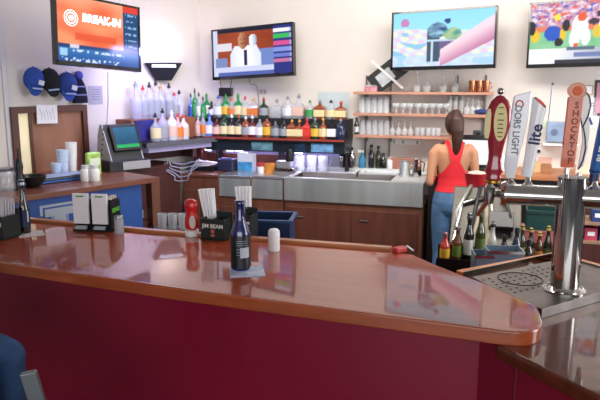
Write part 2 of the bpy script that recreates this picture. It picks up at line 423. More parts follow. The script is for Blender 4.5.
# orange handle
t, k4 = handle('tap_handle', 'orange square tap handle with round emblem and stacked letters', (567, 168), HD)
om = mat('orange_stain', 'dc5a1a', .35, coat=.5, var=.15, scale=20); sh = .03
pts = outline([(560.5, 167), (573, 167), (576.5, 98), (563, 98)], (567, 168), k4)
MB().plate(pts, -.014, .014).out('post', om, t, bevel=.002)
cx, cz = 3.5/k4, 76/k4
RD = Matrix.Translation((cx, 0, cz)) @ Matrix.Rotation(PI/2, 4, 'X')
MB().lathe([(8.3/k4, -.016), (8.3/k4, .016)], seg=28, mx=RD).out('disc', om, t, smooth=40)
MB().lathe([(6.6/k4, .016), (6.6/k4, .0175), (5.4/k4, .0175), (5.4/k4, .016)], seg=28, mx=RD, cap=False).out('emblem_ring', mat('pale_orange', 'f0b890'), t)
MB().lathe([(4.4/k4, .016), (3.8/k4, .0185)], seg=16, mx=RD).out('emblem', mat('bright_orange', 'e86820'), t)
for i, ch in enumerate('SHOCKTOP'):
    z = (62-i*7.8)/k4; text('lettering', ch, 8.6/k4, mat('dark_orange_ink', '8a3410'), t, (1.2/k4+z*.045, -.0148, z), bold=.0006)
# white ribbon handle
t, k5 = handle('tap_handle', 'white tap handle outlined by a looping navy ribbon', (579, 170), HD)
pts = outline([(577, 170), (582, 166), (585, 150), (585.5, 130), (583, 112), (584, 100), (580, 94), (575, 95), (574.5, 110), (578, 128), (580, 142), (578.5, 158)], (579, 170), k5)
MB().plate(pts, -.008, .006).out('paddle', mat('ivory_lacquer', 'e6e4dc', .3, coat=.6), t, bevel=.002)
def rib(pts): return [((x-579)/k5, -.010, (170-y)/k5) for x, y in pts]
rb = MB(); rb.tube(rib([(576.5, 97), (580, 93.5), (583, 98), (584.5, 106), (583, 116), (580, 124), (579, 128), (576, 118), (574.5, 108)]), .0022, 6)
rb.tube(rib([(579.5, 128), (582, 138), (583, 148), (581.5, 160), (578, 169)]), .0022, 6)
rb.out('ribbon', mat('navy_enamel', '1a2a5a', .3), t, smooth=60)
# blue handle at the edge
t, k6 = handle('tap_handle', 'blue bottle shaped tap handle with BUD LIGHT lettering at frame edge', (593, 182), HD)
mx = Matrix(((1, 0, .12, 0), (0, 1, 0, 0), (0, 0, 1, 0), (0, 0, 0, 1)))
MB().lathe([(r/k6, z/k6) for r, z in [(4.2, 0), (4.2, 8), (5.4, 10), (6, 20), (6.6, 60), (7.4, 78), (8.2, 100), (0, 101)]], seg=28, mx=mx).out('bottle_body', mat('royal_blue_lacquer', '2a66b0', .2, coat=.8), t, smooth=50)
MB().lathe([(r/k6, z/k6) for r, z in [(4.5, 0), (4.5, 9), (5.7, 10.5), (5.9, 12)]], seg=28, mx=mx).out('base_ring', mat('navy_enamel', '1a2a5a'), t)
text('lettering', 'BUD LIGHT', 9/k6, M_white, t, (6.5/k6, -7.2/k6, 44/k6), (PI/2, -PI/2+.12, 0), bold=.0008)

# ================================================================== THINGS ON THE BAR
def barpt(px, py): return at_z(px, py, ZB+.0005)
def bottle_parts(t, r, h, m_body, m_label, m_cap, lab=(.12, .45), neck=.3, shoulder=.62, seg=18, capm=True, full=True):
    nr = r*neck+.004
    MB().lathe([(r*.92, 0), (r, .006), (r, h*shoulder*.92), (r*.8, h*shoulder*1.06), (nr*1.25, h*shoulder*1.2), (nr, h*shoulder*1.32), (nr, h*.93), (nr*1.15, h*.935), (nr*1.15, h)], seg=seg).out('glass_body', m_body, t, smooth=50)
    if m_label: MB().lathe([(r*1.015, h*lab[0]), (r*1.015, h*lab[1])], seg=seg, cap=False).out('paper_label', m_label, t, smooth=50)
    if capm and m_cap: MB().lathe([(nr*1.25, h*.90), (nr*1.3, h*.93), (nr*1.0, h*1.01), (0, h*1.01)], seg=12).out('cap', m_cap, t, smooth=50)
# blue bottle + coaster
p = barpt(247, 271.5); kk = ppm(p)*K
co = MB().box((0, 0, .001), (.112, .112, .002), rz=0).out('coaster', mat('pale_coaster', 'b9c2d8', .6, var=.3, scale=30), None, p+Vector((0, -.003, 0)), ang+.5)
tag(co, 'square pale blue paper coaster under the blue bottle', 'coaster')
p = barpt(241, 269); kk = ppm(p+Vector((0, 0, .1)))*K; p.z += .0027
t = thing('beer_bottle', 'tall cobalt blue bottle standing on the paper coaster', 'bottle', p, .2)
R = 10/kk; H = .228
MB().lathe([(R*.9, 0), (R, .006), (R, H*.52), (R*.85, H*.60), (R*.55, H*.70), (R*.46, H*.78), (R*.42, H*.95), (R*.50, H*.955), (R*.50, H*.99), (R*.42, H)], seg=32).out('glass_body', mat('cobalt_glass', '141a5e', .1, coat=1, var=.1), t, smooth=50)
MB().lathe([(R*1.015, H*.03), (R*1.015, H*.50), (R*.86, H*.595)], seg=32, cap=False).out('dark_label', mat('black_label', '0c0e18', .4), t, smooth=50)
lb_ = MB()
for i in range(6):
    a0 = -PI/2 - .15 + i*.16; a1 = a0+.16
    z0, z1 = H*.19, H*.34
    vs = [lb_.bm.verts.new((R*1.03*math.cos(q), R*1.03*math.sin(q), z)) for q, z in ((a0, z0), (a1, z0), (a1, z1), (a0, z1))]; lb_.bm.faces.new(vs)
lb_.out('white_panel', mat('label_grey_white', 'b8bec4', .5), t)
lb_ = MB()
for zz in (.37, .40, .43, .23, .27, .31):
    for i in range(6):
        a0 = -PI/2 - .55 + i*.17; a1 = a0+.17; rr_ = 1.035 if zz < .35 else 1.03
        if zz < .35 and i > 3: continue
        vs = [lb_.bm.verts.new((R*rr_*math.cos(q), R*rr_*math.sin(q), z)) for q, z in ((a0, H*zz), (a1, H*zz), (a1, H*(zz+.008)), (a0, H*(zz+.008)))]; lb_.bm.faces.new(vs)
lb_.out('label_print', mat('silver_ink', '8c98a8', .4), t)
# white shaker
p = barpt(274, 250.5); kk = ppm(p)*K
t = thing('salt_shaker', 'small white shaker with rounded cap right of the blue bottle', 'shaker', p)
r = 5.8/kk
MB().lathe([(r*.95, 0), (r, .004), (r, .055)], seg=28).out('jar', M_white, t, smooth=50)
MB().lathe([(r, .055), (r*1.02, .060), (r*.98, .074), (r*.7, .080), (0, .081)], seg=28).out('lid', M_paper, t, smooth=50)
# grey shaker near the menus
p = barpt(119.5, 233.5)
t = thing('salt_shaker', 'slim grey shaker beside the black menu holder', 'shaker', p)
r = 4.6/(ppm(p)*K)
MB().lathe([(r*.95, 0), (r, .004), (r, .062)], seg=24).out('jar', mat('pale_grey_plastic', 'a8aeb4', .4), t, smooth=50)
MB().lathe([(r, .062), (r*1.02, .066), (r*.9, .074), (0, .075)], seg=24).out('lid', mat('grey_lid', '8a9098', .3, metal=.6), t, smooth=50)
# ketchup
p = barpt(192, 235.5); kk = ppm(p)*K
t = thing('ketchup_bottle', 'red squeeze ketchup bottle standing on its white cap', 'ketchup bottle', p, -.3)
MB().lathe([(.023, 0), (.024, .003), (.024, .020), (.018, .022)], seg=24).out('white_cap', M_white, t, smooth=40)
MB().lathe([(.017, .022), (.024, .028), (.0255, .045), (.023, .068), (.0195, .082), (.023, .096), (.025, .108), (.023, .122), (.012, .130), (0, .131)], seg=28, sy=.75).out('squeeze_body', mat('ketchup_red', 'c41c1c', .25, coat=.6), t, smooth=50)
MB().lathe([(.017, .062), (.0175, .0625), (.0175, .0645)], seg=8).out('ridge', mat('ketchup_red', 'c41c1c'), t)
ovl = [(.012*math.cos(i*PI/10)+.013, .052+.022*math.sin(i*PI/10)) for i in range(20)]
MB().plate(ovl, -.0205, -.0185).out('label', mat('label_pale', 'cfc4bc', .5), t)
# caddies
def caddy(px, py, w_, d_, h_, rz, label, txt=True, box=None):
    p = barpt(px, py)
    t = thing('napkin_caddy', label, 'bar caddy', p, rz, 'black bar caddies')
    g = mat('caddy_black', '1c2422', .4)
    MB().box((0, 0, .003), (w_, d_, .006)).out('base', g, t)
    MB().box((0, -d_/2+.002, h_/2), (w_, .004, h_)).out('front_panel', g, t, bevel=.001)
    MB().box((0, d_/2-.002, h_/2+.01), (w_, .004, h_+.02)).out('back_panel', g, t, bevel=.001)
    for s in (-1, 1): MB().box((s*(w_/2-.002), 0, h_/2), (.004, d_-.008, h_)).out('side_panel', g, t)
    MB().box((0, 0, h_/2), (.003, d_-.008, h_)).out('divider', g, t)
    if txt:
        a_ = text('lettering', 'JIM BEAM', w_*.21, mat('caddy_white_ink', 'e8e6e0'), t, (0, -d_/2-.0006, h_*.66), bold=.0004)
        MB().lathe([(w_*.08, 0), (w_*.08, .0008)], seg=20, mx=Matrix.Translation((0, -d_/2, h_*.42)) @ Matrix.Rotation(PI/2, 4, 'X')).out('seal', mat('seal_red', 'b85850'), t)
        MB().box((0, -d_/2-.0006, h_*.22), (w_*.16, .0008, h_*.12)).out('crest', mat('seal_red', 'b85850'), t)
    return t, p
cA, pA = caddy(217, 238, .105, .07, .082, ang+.02, 'black JIM BEAM bar caddy between ketchup and blue bottle')
cB, pB = caddy(246, 236, .075, .07, .092, ang+.02, 'black JIM BEAM bar caddy partly hidden behind the blue bottle')
cC, pC = caddy(2, 237, .11, .09, .092, ang+.02, 'black bar caddy holding white napkins at the far left')
# straws
MB_s = MB().tube([(0, 0, 0), (0, 0, .185)], .0040, 8)
s0 = MB_s.out('wrapped_straw', M_paper, None, (0, 0, -5), smooth=50)
first = True
def straws(px, py, n, label, grp, rz, spread, lean):
    global first
    p = barpt(px, py)
    for i in range(n):
        if first: o = s0; first = False
        else: o = s0.copy(); COL.objects.link(o)
        a_ = (i/(n-1)-.5)
        o.location = p + Vector((K*a_*spread*.6, .005*((i % 3)-1)+.0, .010+.0))
        o.rotation_euler = (.03*((i*7) % 3-1), lean + a_*.13, .3*i)
        o.rotation_euler = Vector((a_*.13+lean, .02*((i*5) % 3-1), 1)).to_track_quat('Z', 'Y').to_euler()
        o.scale = (K,)*3; tag(o, label, 'straw', grp)
straws(213, 236, 12, 'white paper wrapped straw standing in the caddy by the ketchup', 'straws in the left caddy', 0, .055, -.12)
straws(246, 233.5, 14, 'white paper wrapped straw standing in the caddy behind the blue bottle', 'straws in the right caddy', 0, .06, -.05)
# napkins at far left
for i in range(5):
    n_ = MB().box((0, 0, .005), (.07, .0022, .145)).out('paper_napkin', mat('napkin_paper', 'dcd6dc', .85), None, pC+K*Vector((-.01+.006*i, -.012+.011*i, .075)), ang+.05, ry=.06)
    tag(n_, 'white folded paper napkin upright in the far left caddy', 'napkin', 'napkins in the far left caddy')
# brown bottle at left + coaster
p = barpt(31, 234); t_ = MB().box((0, 0, .001), (.095, .095, .002)).out('coaster', mat('white_coaster', 'cfc9c4', .7), None, p, .5)
tag(t_, 'white paper coaster under the dark brown bottle', 'coaster')
p = barpt(25.5, 233); p.z += .0027; t = thing('beer_bottle', 'dark brown beer bottle with blue label at the far left', 'bottle', p)
bottle_parts(t, .0225, .215, mat('brown_glass', '20120e', .12, coat=1), mat('blue_black_label', '1c2848', .5), mat('silver_cap', '8890a0', .3, metal=1), neck=.36, shoulder=.52, seg=24)
MB().box((.0195, -.0125, .07), (.006, .004, .045), rz=.95).out('label_stripe', mat('label_grey_white', 'b8bec4'), t)
# menu holder
p = barpt(97, 229); 
t = thing('menu_holder', 'black KENO holder with two white cards and green tabs', 'menu holder', p, -.16)
kk = ppm(p)*K; W = 40/kk; g = mat('holder_black', '10161a', .35)
D_ = .085; Hh = .145
MB().box((0, 0, .004), (W, D_, .008)).out('base', g, t)
MB().box((0, .01, Hh*.45), (W, D_-.02, Hh*.9)).out('holder_body', g, t, bevel=.002)
for i, (x, off) in enumerate(((-W*.27, 0), (W*.22, 0))):
    c_ = MB().box((0, 0, 0), (W*.40, .012, .125)).out('card_stack', M_paper, t, (x, -D_/2+.006, .093), bevel=.001)
    MB().box((0, -.0065, .052), (W*.2, .001, .006)).out('green_tab', mat('tab_green', '4cae4a'), c_)
    MB().box((x, -D_/2-.004, .016), (W*.30, .018, .010), rx=.3).out('clip', mat('clip_grey', 'b4bcc4', .3), t, bevel=.002)
for i in range(3):
    MB().box((W*.42, -.018+i*.02, .1), (W*.12, .008, .085)).out('card_edge', mat('card_cream', 'd8cfc0'), t)
MB().box((W/2+.002, 0, .062), (.004, D_, .118)).out('side_panel', g, t)
text('lettering', 'KENO', .026, mat('neon_green_ink', '6cd23c'), t, (W/2+.0046, .002, .085), (PI/2, 0, PI/2), bold=.0006, sx=.95)
# faucet-less : small opener behind the bar end
p = at_z(402, 252, ZB); 
t = thing('bottle_opener', 'red and white speed opener lying at the bend of the bar', 'opener', p, .4)
MB().box((-.008, .004, .010), (.05, .03, .018), rz=.2).out('red_grip', mat('red_plastic', 'b83430', .4), t, bevel=.004)
MB().box((.018, .006, .012), (.03, .022, .012), rz=.2).out('dark_body', M_black, t, bevel=.003)
MB().tube([(.018, -.002, .022), (.040, -.012, .004)], .003, 8).out('white_blade', M_white, t)
for o_ in bpy.data.objects:
    if o_.parent is None and o_.name.split('.')[0] in ('coaster', 'beer_bottle', 'salt_shaker', 'ketchup_bottle', 'napkin_caddy', 'paper_napkin', 'menu_holder', 'bottle_opener'): o_.scale = ((K*1.14,)*3 if 'ketchup' in o_.name else (K,)*3)
# ================================================================== LEFT WALL
def lbox(mb, s0, s1, o0, o1, z0, z1): return bwbox(mb, s0, s1, o0, o1, z0, z1)
def LT(name, label, cat, px, py, off, **kw):
    s, z = WL(px, py, off); return thing(name, label, cat, PL(s, off, z), L_ANG, **kw)
# doorway with wooden frame
s0_, zt_ = WL(8, 107, 0); s1_, _ = WL(84, 107, 0); zb_ = WL(45, 172, 0)[1]-.3
dr = bpy.data.objects.new('door_1', None); COL.objects.link(dr); dr.location = lO; dr.rotation_euler = (0, 0, L_ANG); dr['kind'] = 'structure'
fm = mat('door_frame_wood', '5c3426', .5, var=.2, scale=4)
fw = .055
for a_, b_ in ((s0_, s0_+fw), (s1_-fw*.8, s1_)): lbox(MB(), a_, b_, 0, .05, zb_, zt_-fw).out('jamb', fm, dr)
lbox(MB(), s0_, s1_, 0, .05, zt_-fw, zt_).out('header', fm, dr)
sm = WL(29, 140, 0)[0]
lbox(MB(), s0_+fw, sm, 0, .01, zb_, zt_-fw).out('lit_panel', mat('lit_room_cream', 'f8ecc4', .8, emis=.25), dr)  # glowing cream panel stands in for the lit room beyond
lbox(MB(), sm, s1_-fw*.8, 0, .016, zb_, zt_-fw).out('door_leaf', mat('door_brown', '9a6a50', .5, var=.15, scale=3, stretch=(3, 3, .6)), dr)
lbox(MB(), sm, sm+.02, 0, .035, zb_, zt_-fw).out('door_stile', fm, dr)
sa, za = WL(2, 30, 0)
lbox(MB(), WL(0, 60, 0)[0], WL(4, 60, 0)[0], 0, .02, 0, 3.15).out('trim_1', mat('white_trim', 'd8d8dc', .6), loc=lO, rz=L_ANG, kind='structure')
# papers
def lpaper(px0, py0, px1, py1, off, name, label, m, rot=0):
    s0, z0 = WL(px0, py0, off); s1, z1 = WL(px1, py1, off)
    t = thing(name, label, 'paper', PL((s0+s1)/2, off, (z0+z1)/2), L_ANG)
    MB().box((0, 0, 0), (abs(s1-s0), .002, abs(z0-z1)), ry=rot).out('sheet', m, t)
    return t, abs(s1-s0), abs(z0-z1)
t, pw, ph = lpaper(36, 105, 58, 123, .056, 'drawing_sheet', 'white sheet with a faint drawing taped over the doorway', M_paper, .03)
ln = MB(); 
for i in range(5):
    ln.tube([(-pw*.35+i*pw*.15, -.002, ph*(.3-.1*(i % 2))), (-pw*.25+i*pw*.14, -.002, -ph*.1), (-pw*.3+i*pw*.16, -.002, -ph*.3)], .0018, 4)
ln.out('pencil_lines', mat('pencil_grey', '9aa0b0'), t)
t, pw, ph = lpaper(88, 86, 103, 104, .004, 'notice_sheet', 'grey notice on the wall beside the knitted hat', mat('grey_paper', 'b0aeb8', .8))
ln = MB()
for i in range(5): ln.box((0, -.002, ph*(.3-.13*i)), (pw*.6, .001, ph*.05))
ln.out('text_lines', mat('text_grey', '8c8c9c'), t)
# caps
def cap(px, py, label, mcol, mbrim, rot, logo=True):
    s, z = WL(px, py, .05); P = PL(s, .005, z); k_ = ppm(P)
    t = thing('baseball_cap', label, 'cap', P+lN*.04, L_ANG, 'caps hanging on the left wall')
    r = 10.5/k_
    mb = MB().sphere((0, -.035, 0), r, (1.0, .66, 1.12), 20); 
    o = mb.out('crown', mcol, t, smooth=60); o.rotation_euler = (0, rot, 0)
    pl = [(-r*.75, 0), (-r*.62, -r*.7), (-r*.35, -r*1.12), (0, -r*1.22), (r*.35, -r*1.12), (r*.62, -r*.7), (r*.75, 0)]
    o = MB().plate(pl, -.055, -.045).out('brim', mbrim, t, bevel=.003); o.rotation_euler = (-.12, rot, 0); o.location = (-r*.25*math.sin(rot)*2, -.01, -r*.45)
    if logo:
        o = MB().box((r*.35, -r*.78-.03, -r*.35), (r*.55, .004, r*.45), ry=.3).out('badge', mat('badge_white', 'd8dce8'), t)
    MB().box((0, -r*.62-.035, -r*.9), (r*1.0, .02, r*.14), ry=rot).out('stripe', mat('stripe_pale', '9ab0d8'), t)
    MB().sphere((0, -.035, r*1.1), .008).out('button', mcol, t)
    MB().tube([(0, .0, r*.6), (0, -.03, r*.9)], .004, 6).out('hook', M_black, t)
capb = mat('cap_blue', '2448a0', .8, var=.15); capk = mat('cap_black', '14181c', .9)
cap(32, 79, 'royal blue cap with white badge, leftmost of the hanging hats', capb, capb, .12)
cap(48, 80, 'black cap hanging between the two blue caps', capk, capk, -.08, False)
cap(65, 84, 'blue cap with pale badge hanging beside the knitted hat', mat('cap_navy_blue', '1e3c86', .8, var=.15), capb, .05)
s, z = WL(80, 103, .04); P = PL(s, .045, z); k_ = ppm(P)
t = thing('knitted_hat', 'navy striped knitted hat with purple pompom on the left wall', 'hat', P, L_ANG)
r = 8.2/k_
MB().lathe([(r, 0), (r*1.02, r*.5), (r*.95, r*1.3), (r*.75, r*2.2), (r*.4, r*2.9), (0, r*3.1)], seg=24, sy=.5).out('hat_body', mat('navy_knit', '10142c', .95, bump=.6, scale=40), t, smooth=50)
for zz in (.9, 1.9): MB().lathe([(r*(1.03-.1*zz/1.9), r*zz), (r*(1.0-.1*zz/1.9), r*(zz+.16))], seg=24, sy=.53, cap=False).out('stripe', mat('grey_violet_knit', '8088b8', .9), t)
MB().sphere((0, 0, r*3.3), r*.55, seg=14).out('pompom', mat('violet_wool', '4c50b0', .95, bump=1, scale=60), t, smooth=60)
# cord
cpnt = [PL(WL(x, y, .006)[0], .006, WL(x, y, .006)[1]) for x, y in ((84, 112), (86, 125), (87, 138), (85, 150), (83, 158), (84, 165))]
tag(MB().tube(cpnt, .004, 6).out('power_cord', mat('cord_white', 'd8d8d8'), smooth=60), 'white cord running down the wall right of the doorway', 'cord')
cpnt = [PL(WL(x, y, .006)[0], .006, WL(x, y, .006)[1]) for x, y in ((108, 72), (108.5, 100), (107, 128))]
tag(MB().tube(cpnt, .006, 6).out('power_cord', mat('cord_white', 'd8d8d8'), smooth=60), 'white conduit dropping below the tilted left television', 'cord')

# televisions
EM = 1.0
M_scr = colmat('television_screen', EM)
def tv(label, center, rz, w_, h_, tilt, fn, nx=96, ny=54, roll=0, bez=.016, quad=None):
    t = thing('television', label, 'television', center, rz)
    t.rotation_euler = Matrix.Rotation(rz, 3, 'Z').to_euler()
    q = (Matrix.Rotation(rz, 4, 'Z') @ Matrix.Rotation(roll, 4, 'Y') @ Matrix.Rotation(tilt, 4, 'X')).to_euler(); t.rotation_euler = q
    MB().box((0, .03, 0), (w_, .05, h_)).out('casing', mat('television_black', '08080a', .25, coat=.5), t, bevel=.006)
    for x, z, ww, hh in ((0, h_/2-bez/2, w_, bez), (0, -h_/2+bez, w_, bez*2), (-w_/2+bez/2, 0, bez, h_), (w_/2-bez/2, 0, bez, h_)):
        MB().box((x, .001, z), (ww, .016, hh)).out('bezel', mat('television_black', '08080a'), t)
    sc = picture('screen', t, w_-2*bez, h_-3*bez, nx, ny, fn, M_scr, (0, .003, bez*.5))
    MB().box((0, .09, 0), (.25, .08, .2)).out('wall_bracket', M_black, t)
    return t, w_-2*bez, h_-3*bez
def facing(pl, pr, pw_l, pw_r): pass
def tv_from_px(xl, xr, ytl, ybl, ytr, ybr, off, plane):
    cxp = (xl+xr)/2; cyp = (ytl+ybl+ytr+ybr)/4
    P = onplane(cxp, cyp, (bO if plane == 'B' else lO)+(bN if plane == 'B' else lN)*off, bN if plane == 'B' else lN)
    dep = (P-C0).dot(Vector((0, cp, -spn)))
    h_ = ((ybl-ytl)+(ybr-ytr))/2*dep/F
    return P, h_, dep
e_ = hx
def f_news(u, v):
    c = mixc(e_('7c2c18'), e_('b4542c'), .5+.5*nz(u*2, v*5))
    if v > .93: c = e_('101830')
    if v < .20: c = e_('c8cce8') if v > .09 else e_('5060a8')
    if .06 < u < .24 and .55 < v < .72: c = e_('d8d4dc')
    if u < .055: c = e_('c8d0e8')
    if .03 < u < .18 and .2 < v < .4: c = e_('7886b8')
    if .58 < u < .80 and .2 < v < .55: c = e_('6c84c0')
    dx = (u-.42)
    if .2 <= v < .63 and abs(dx) < .22-.32*max(0, v-.45)-.02: c = mixc(e_('f4f4fc'), e_('c8d0ec'), abs(dx)*3.4)
    if abs(dx) < .018 and v < .55 and v > .22: c = e_('20284c')
    if ((dx-.10)/.05)**2+((v-.74)/.13)**2 < 1: c = mixc(e_('e8eef6'), e_('8c98b0'), (dx-.08)*12)
    if ((dx+.03)/.062)**2+((v-.745)/.18)**2 < 1: c = mixc(e_('c08868'), e_('6c3420'), (dx+.06)*9)
    if abs(dx+.03) < .03 and abs(v-.68) < .012: c = e_('5c2418')
    if abs(abs(dx+.03)-.025) < .010 and abs(v-.78) < .014: c = e_('301410')
    if u > .78:
        c = e_('28307c')
        for q, cc in ((.90, 'f0f0f8'), (.78, '38b458'), (.63, 'd0508c'), (.50, '8090d8'), (.38, '6c78c8'), (.27, 'c07098')):
            if abs(v-q) < .042: c = e_(cc) if u < .97 else e_('a0a8e0')
    return c
def f_spill(u, v):
    c = mixc(e_('b8ecf0'), e_('8fd8ee'), v)
    if v < .72-.12*u:
        n_ = math.sin(u*40+v*12)*math.sin(v*28-u*6)
        c = mixc(e_('cfe4f4'), e_('e8c4dc') if n_ > .2 else e_('dcdcf4'), .5+.5*n_)
        if n_ < -.4: c = e_('f0ecc8')
        if nz(u*6, v*6) > .25: c = e_('90c4e4')
    if v < .22: c = mixc(c, e_('b8d8f8'), .6)
    if (u-.12)**2+((v-.82)/1.6)**2 < .0022: c = e_('c080b8')
    if .35 < u < .47 and .08 < v < .62: c = e_('3c5468')
    if .47 < u < .62 and .15 < v < .45: c = e_('705c8c')
    if .34 < u < .62 and abs(v-.47) < .02: c = e_('b8d0e8')
    if abs(u-.405) < .01 and v < .45: c = e_('c8d8e8')
    if ((u-.45)/.10)**2+((v-.66)/.14)**2 < 1: c = mixc(e_('284878'), e_('98c8d8'), .5+nz(u*14, v*14, 3))
    if ((u-.60)/.09)**2+((v-.58)/.11)**2 < 1: c = mixc(e_('3c8c8c'), e_('d8dc94'), .5+nz(u*10, v*10, 9))
    if (u-.55)**2+((v-.82)/1.5)**2 < .001: c = e_('204080')
    d_ = (v-.16)-(u-.50)*1.02
    if u > .48 and -.16-.12*(u-.5) < d_ < .16+.14*(u-.5): c = mixc(e_('f4d4e0'), e_('b87098'), (.1-d_)*3)
    return c
def f_foot(u, v):
    if v > .62:
        n_ = nz(u*16, v*16)+.5*nz(u*40, v*40); c = mixc(e_('b07090'), e_('f0e0ec'), .5+n_)
        if nz(u*22, v*22, 4) > .3: c = e_('5868c8')
        if nz(u*18, v*18, 7) > .3: c = e_('e86840')
    elif v > .52: c = e_('e08060')
    elif v > .25: c = mixc(e_('78c088'), e_('94cca0'), .5+nz(u*8, v*8))
    else: c = mixc(e_('f4f4fa'), e_('8890a8'), max(0, u-.25)*1.2)
    def el(a, b, ra, rb): return ((u-a)/ra)**2+((v-b)/rb)**2 < 1
    if el(.26, .50, .10, .13): c = e_('2c58c0')
    if el(.06, .46, .05, .10) or el(.37, .48, .035, .10): c = e_('e8c030')
    if el(.02, .6, .04, .12) or el(.33, .35, .05, .07) or el(.40, .62, .04, .1): c = e_('2c2c30')
    if el(.30, .76, .035, .05): c = e_('e8e040')
    if el(.55, .58, .09, .20) or el(.50, .40, .06, .16) or el(.62, .42, .05, .14): c = e_('f0eef4')
    if el(.57, .74, .05, .07) or el(.52, .30, .03, .03): c = e_('e46038')
    if el(.90, .55, .15, .26): c = e_('eef2fa')
    if el(.94, .80, .07, .09) or el(.83, .32, .03, .03): c = e_('e87040')
    if el(.74, .5, .05, .10): c = e_('e0c040')
    if el(.70, .66, .06, .05) or el(.76, .78, .04, .05): c = e_('403848')
    if .42 < u < .72 and .21 < v < .27: c = e_('5c6c80')
    if v < .07 and u > .3: c = e_('343440')
    if .5 < u and .10 < v < .17: c = e_('7080b0')
    return c
def f_break(u, v):
    n_ = nz(u*3, v*4)
    c = mixc(e_('e8623c'), e_('f49468'), .5+n_)
    if u > .58: c = mixc(c, e_('f8c8a0'), (u-.58)*2.6*(.6+nz(u*9, v*3)))
    if v > .82 and u < .8: c = mixc(c, e_('f0b090'), (v-.82)*4)
    if abs(v-.40) < .05 and .2 < u < .7: c = mixc(c, e_('d84828'), .6)
    if v < .27: c = mixc(e_('1c4c94'), e_('3c84c0'), v/.27)
    if .22 < v < .27: c = e_('d0d0e0') if .14 < u < .24 else mixc(e_('203868'), e_('3060a0'), u)
    if u > .80 and v >= .27: c = e_('1c4878')
    if u > .80 and v > .9: c = e_('d84030')
    if .83 < u < .97 and .3 < v < .88 and math.sin(v*60) > .5 and nz(u*30, v*30) > -.1: c = e_('8cb0d8')
    if v < .2 and .05 < u < .8 and math.sin(v*40) > .2 and nz(u*30, v*20, 5) > .12: c = e_('c8dcf0')
    if .03 < u < .11 and .08 < v < .2: c = e_('9cc8e8')
    return c
# middle television
def solve_tv(xl, xr, yl, yr, off, O, N):
    return
def place_tv(label, corners, depth, fn, name=None, tilt=-.05):
    # corners: tl, bl, br, tr pixels; depth along y at the left and right edge
    (tl, bl, br, tr_) = corners
    L = (at_y(*tl, depth[0])+at_y(*bl, depth[0]))/2; Rr = (at_y(*tr_, depth[1])+at_y(*br, depth[1]))/2
    hL = (at_y(*tl, depth[0])-at_y(*bl, depth[0])).length; hR = (at_y(*tr_, depth[1])-at_y(*br, depth[1])).length
    c_ = (L+Rr)/2; d = Rr-L; rz = math.atan2(d.y, d.x); roll = -math.atan2(d.z, d.to_2d().length)
    print('TV', label[:12], 'w', round(d.length, 2), 'h', round(hL, 2), round(hR, 2), 'rz', round(math.degrees(rz)), 'roll', round(math.degrees(roll)))
    return tv(label, c_, rz, d.length, (hL+hR)/2, tilt, fn, roll=roll)
t2 = place_tv('television showing a man in white behind a news desk', ((211.5, 30), (213, 80.5), (294, 75.5), (292.5, 21.5)), (6.72, 6.28), f_news)
t3 = place_tv('television showing a bare arm over a pastel scene', ((391.5, 12.5), (391.5, 71), (496, 68), (497, 5)), (5.98, 5.55), f_spill)
t4 = place_tv('television showing a football game at right', ((529.5, 2), (527, 69), (623, 65), (627, -5)), (5.75, 5.3), f_foot)
t1 = place_tv('tilted television with orange BREAK-IN screen on the left', ((53, -9), (57, 63), (140.5, 73.5), (139.5, 6)), (4.95, 5.60), f_break)
tt, sw, shh = t1
text('caption', 'BREAK-IN', .085, mat('screen_white', 'ffffff', emis=1), tt, (.02, 0, .105), ext=.0004, bold=.004, shear=.1)
RD = Matrix.Translation((-sw*.34, .0, .09)) @ Matrix.Rotation(PI/2, 4, 'X')
for r0, r1 in ((.062, .056), (.045, .036), (.022, .0)): MB().lathe([(r0, 0), (r1, 0)], seg=28, mx=RD, cap=False).out('target_logo', mat('screen_white', 'ffffff', emis=1), tt)
MB().box((0, -.0002, 0), (.001, .001, .001)).bm.free()
# wall uplight
s, z = WL(170, 63, .14); P = PL(s, .0, z); k_ = ppm(P)
lp = thing('wall_uplight', 'black wedge shaped uplight on the wall above the bottles', 'wall lamp', P, L_ANG*.35)
ub = MB(); W_ = 18.5/k_; H_ = 17/k_
top = [(-W_, .0), (-W_*.96, -.16), (W_*.96, -.16), (W_, .0)]; bot = [(-W_*.42, 0), (-W_*.42, -.07), (W_*.42, -.07), (W_*.42, 0)]
va = [ub.bm.verts.new((x, y, 0)) for x, y in top]; vb = [ub.bm.verts.new((x, y, -H_)) for x, y in bot]
ub.bm.faces.new(vb)
for i in range(4):
    j = (i+1) % 4; ub.bm.faces.new((va[i], va[j], vb[j], vb[i]))
ub.out('shade', mat('lamp_black', '26282c', .4), lp)
ub = MB(); ub.box((0, -.08, -.006), (W_*1.9, .15, .006)).out('diffuser', mat('diffuser_white', 'd4e4e0', .5, emis=.6), lp)
MB().box((0, -.150, -.03), (W_*1.25, .012, .028), rx=-.25).out('glass_strip', mat('diffuser_white', 'd4e4e0'), lp)
lp.location += lN*.02
area('uplight_lamp', lp.location+lN*.12+Vector((0, 0, .03)), lp.location+lN*.0+Vector((0, 0, 1)), .22, .08, 1.3, (1, .80, .62))

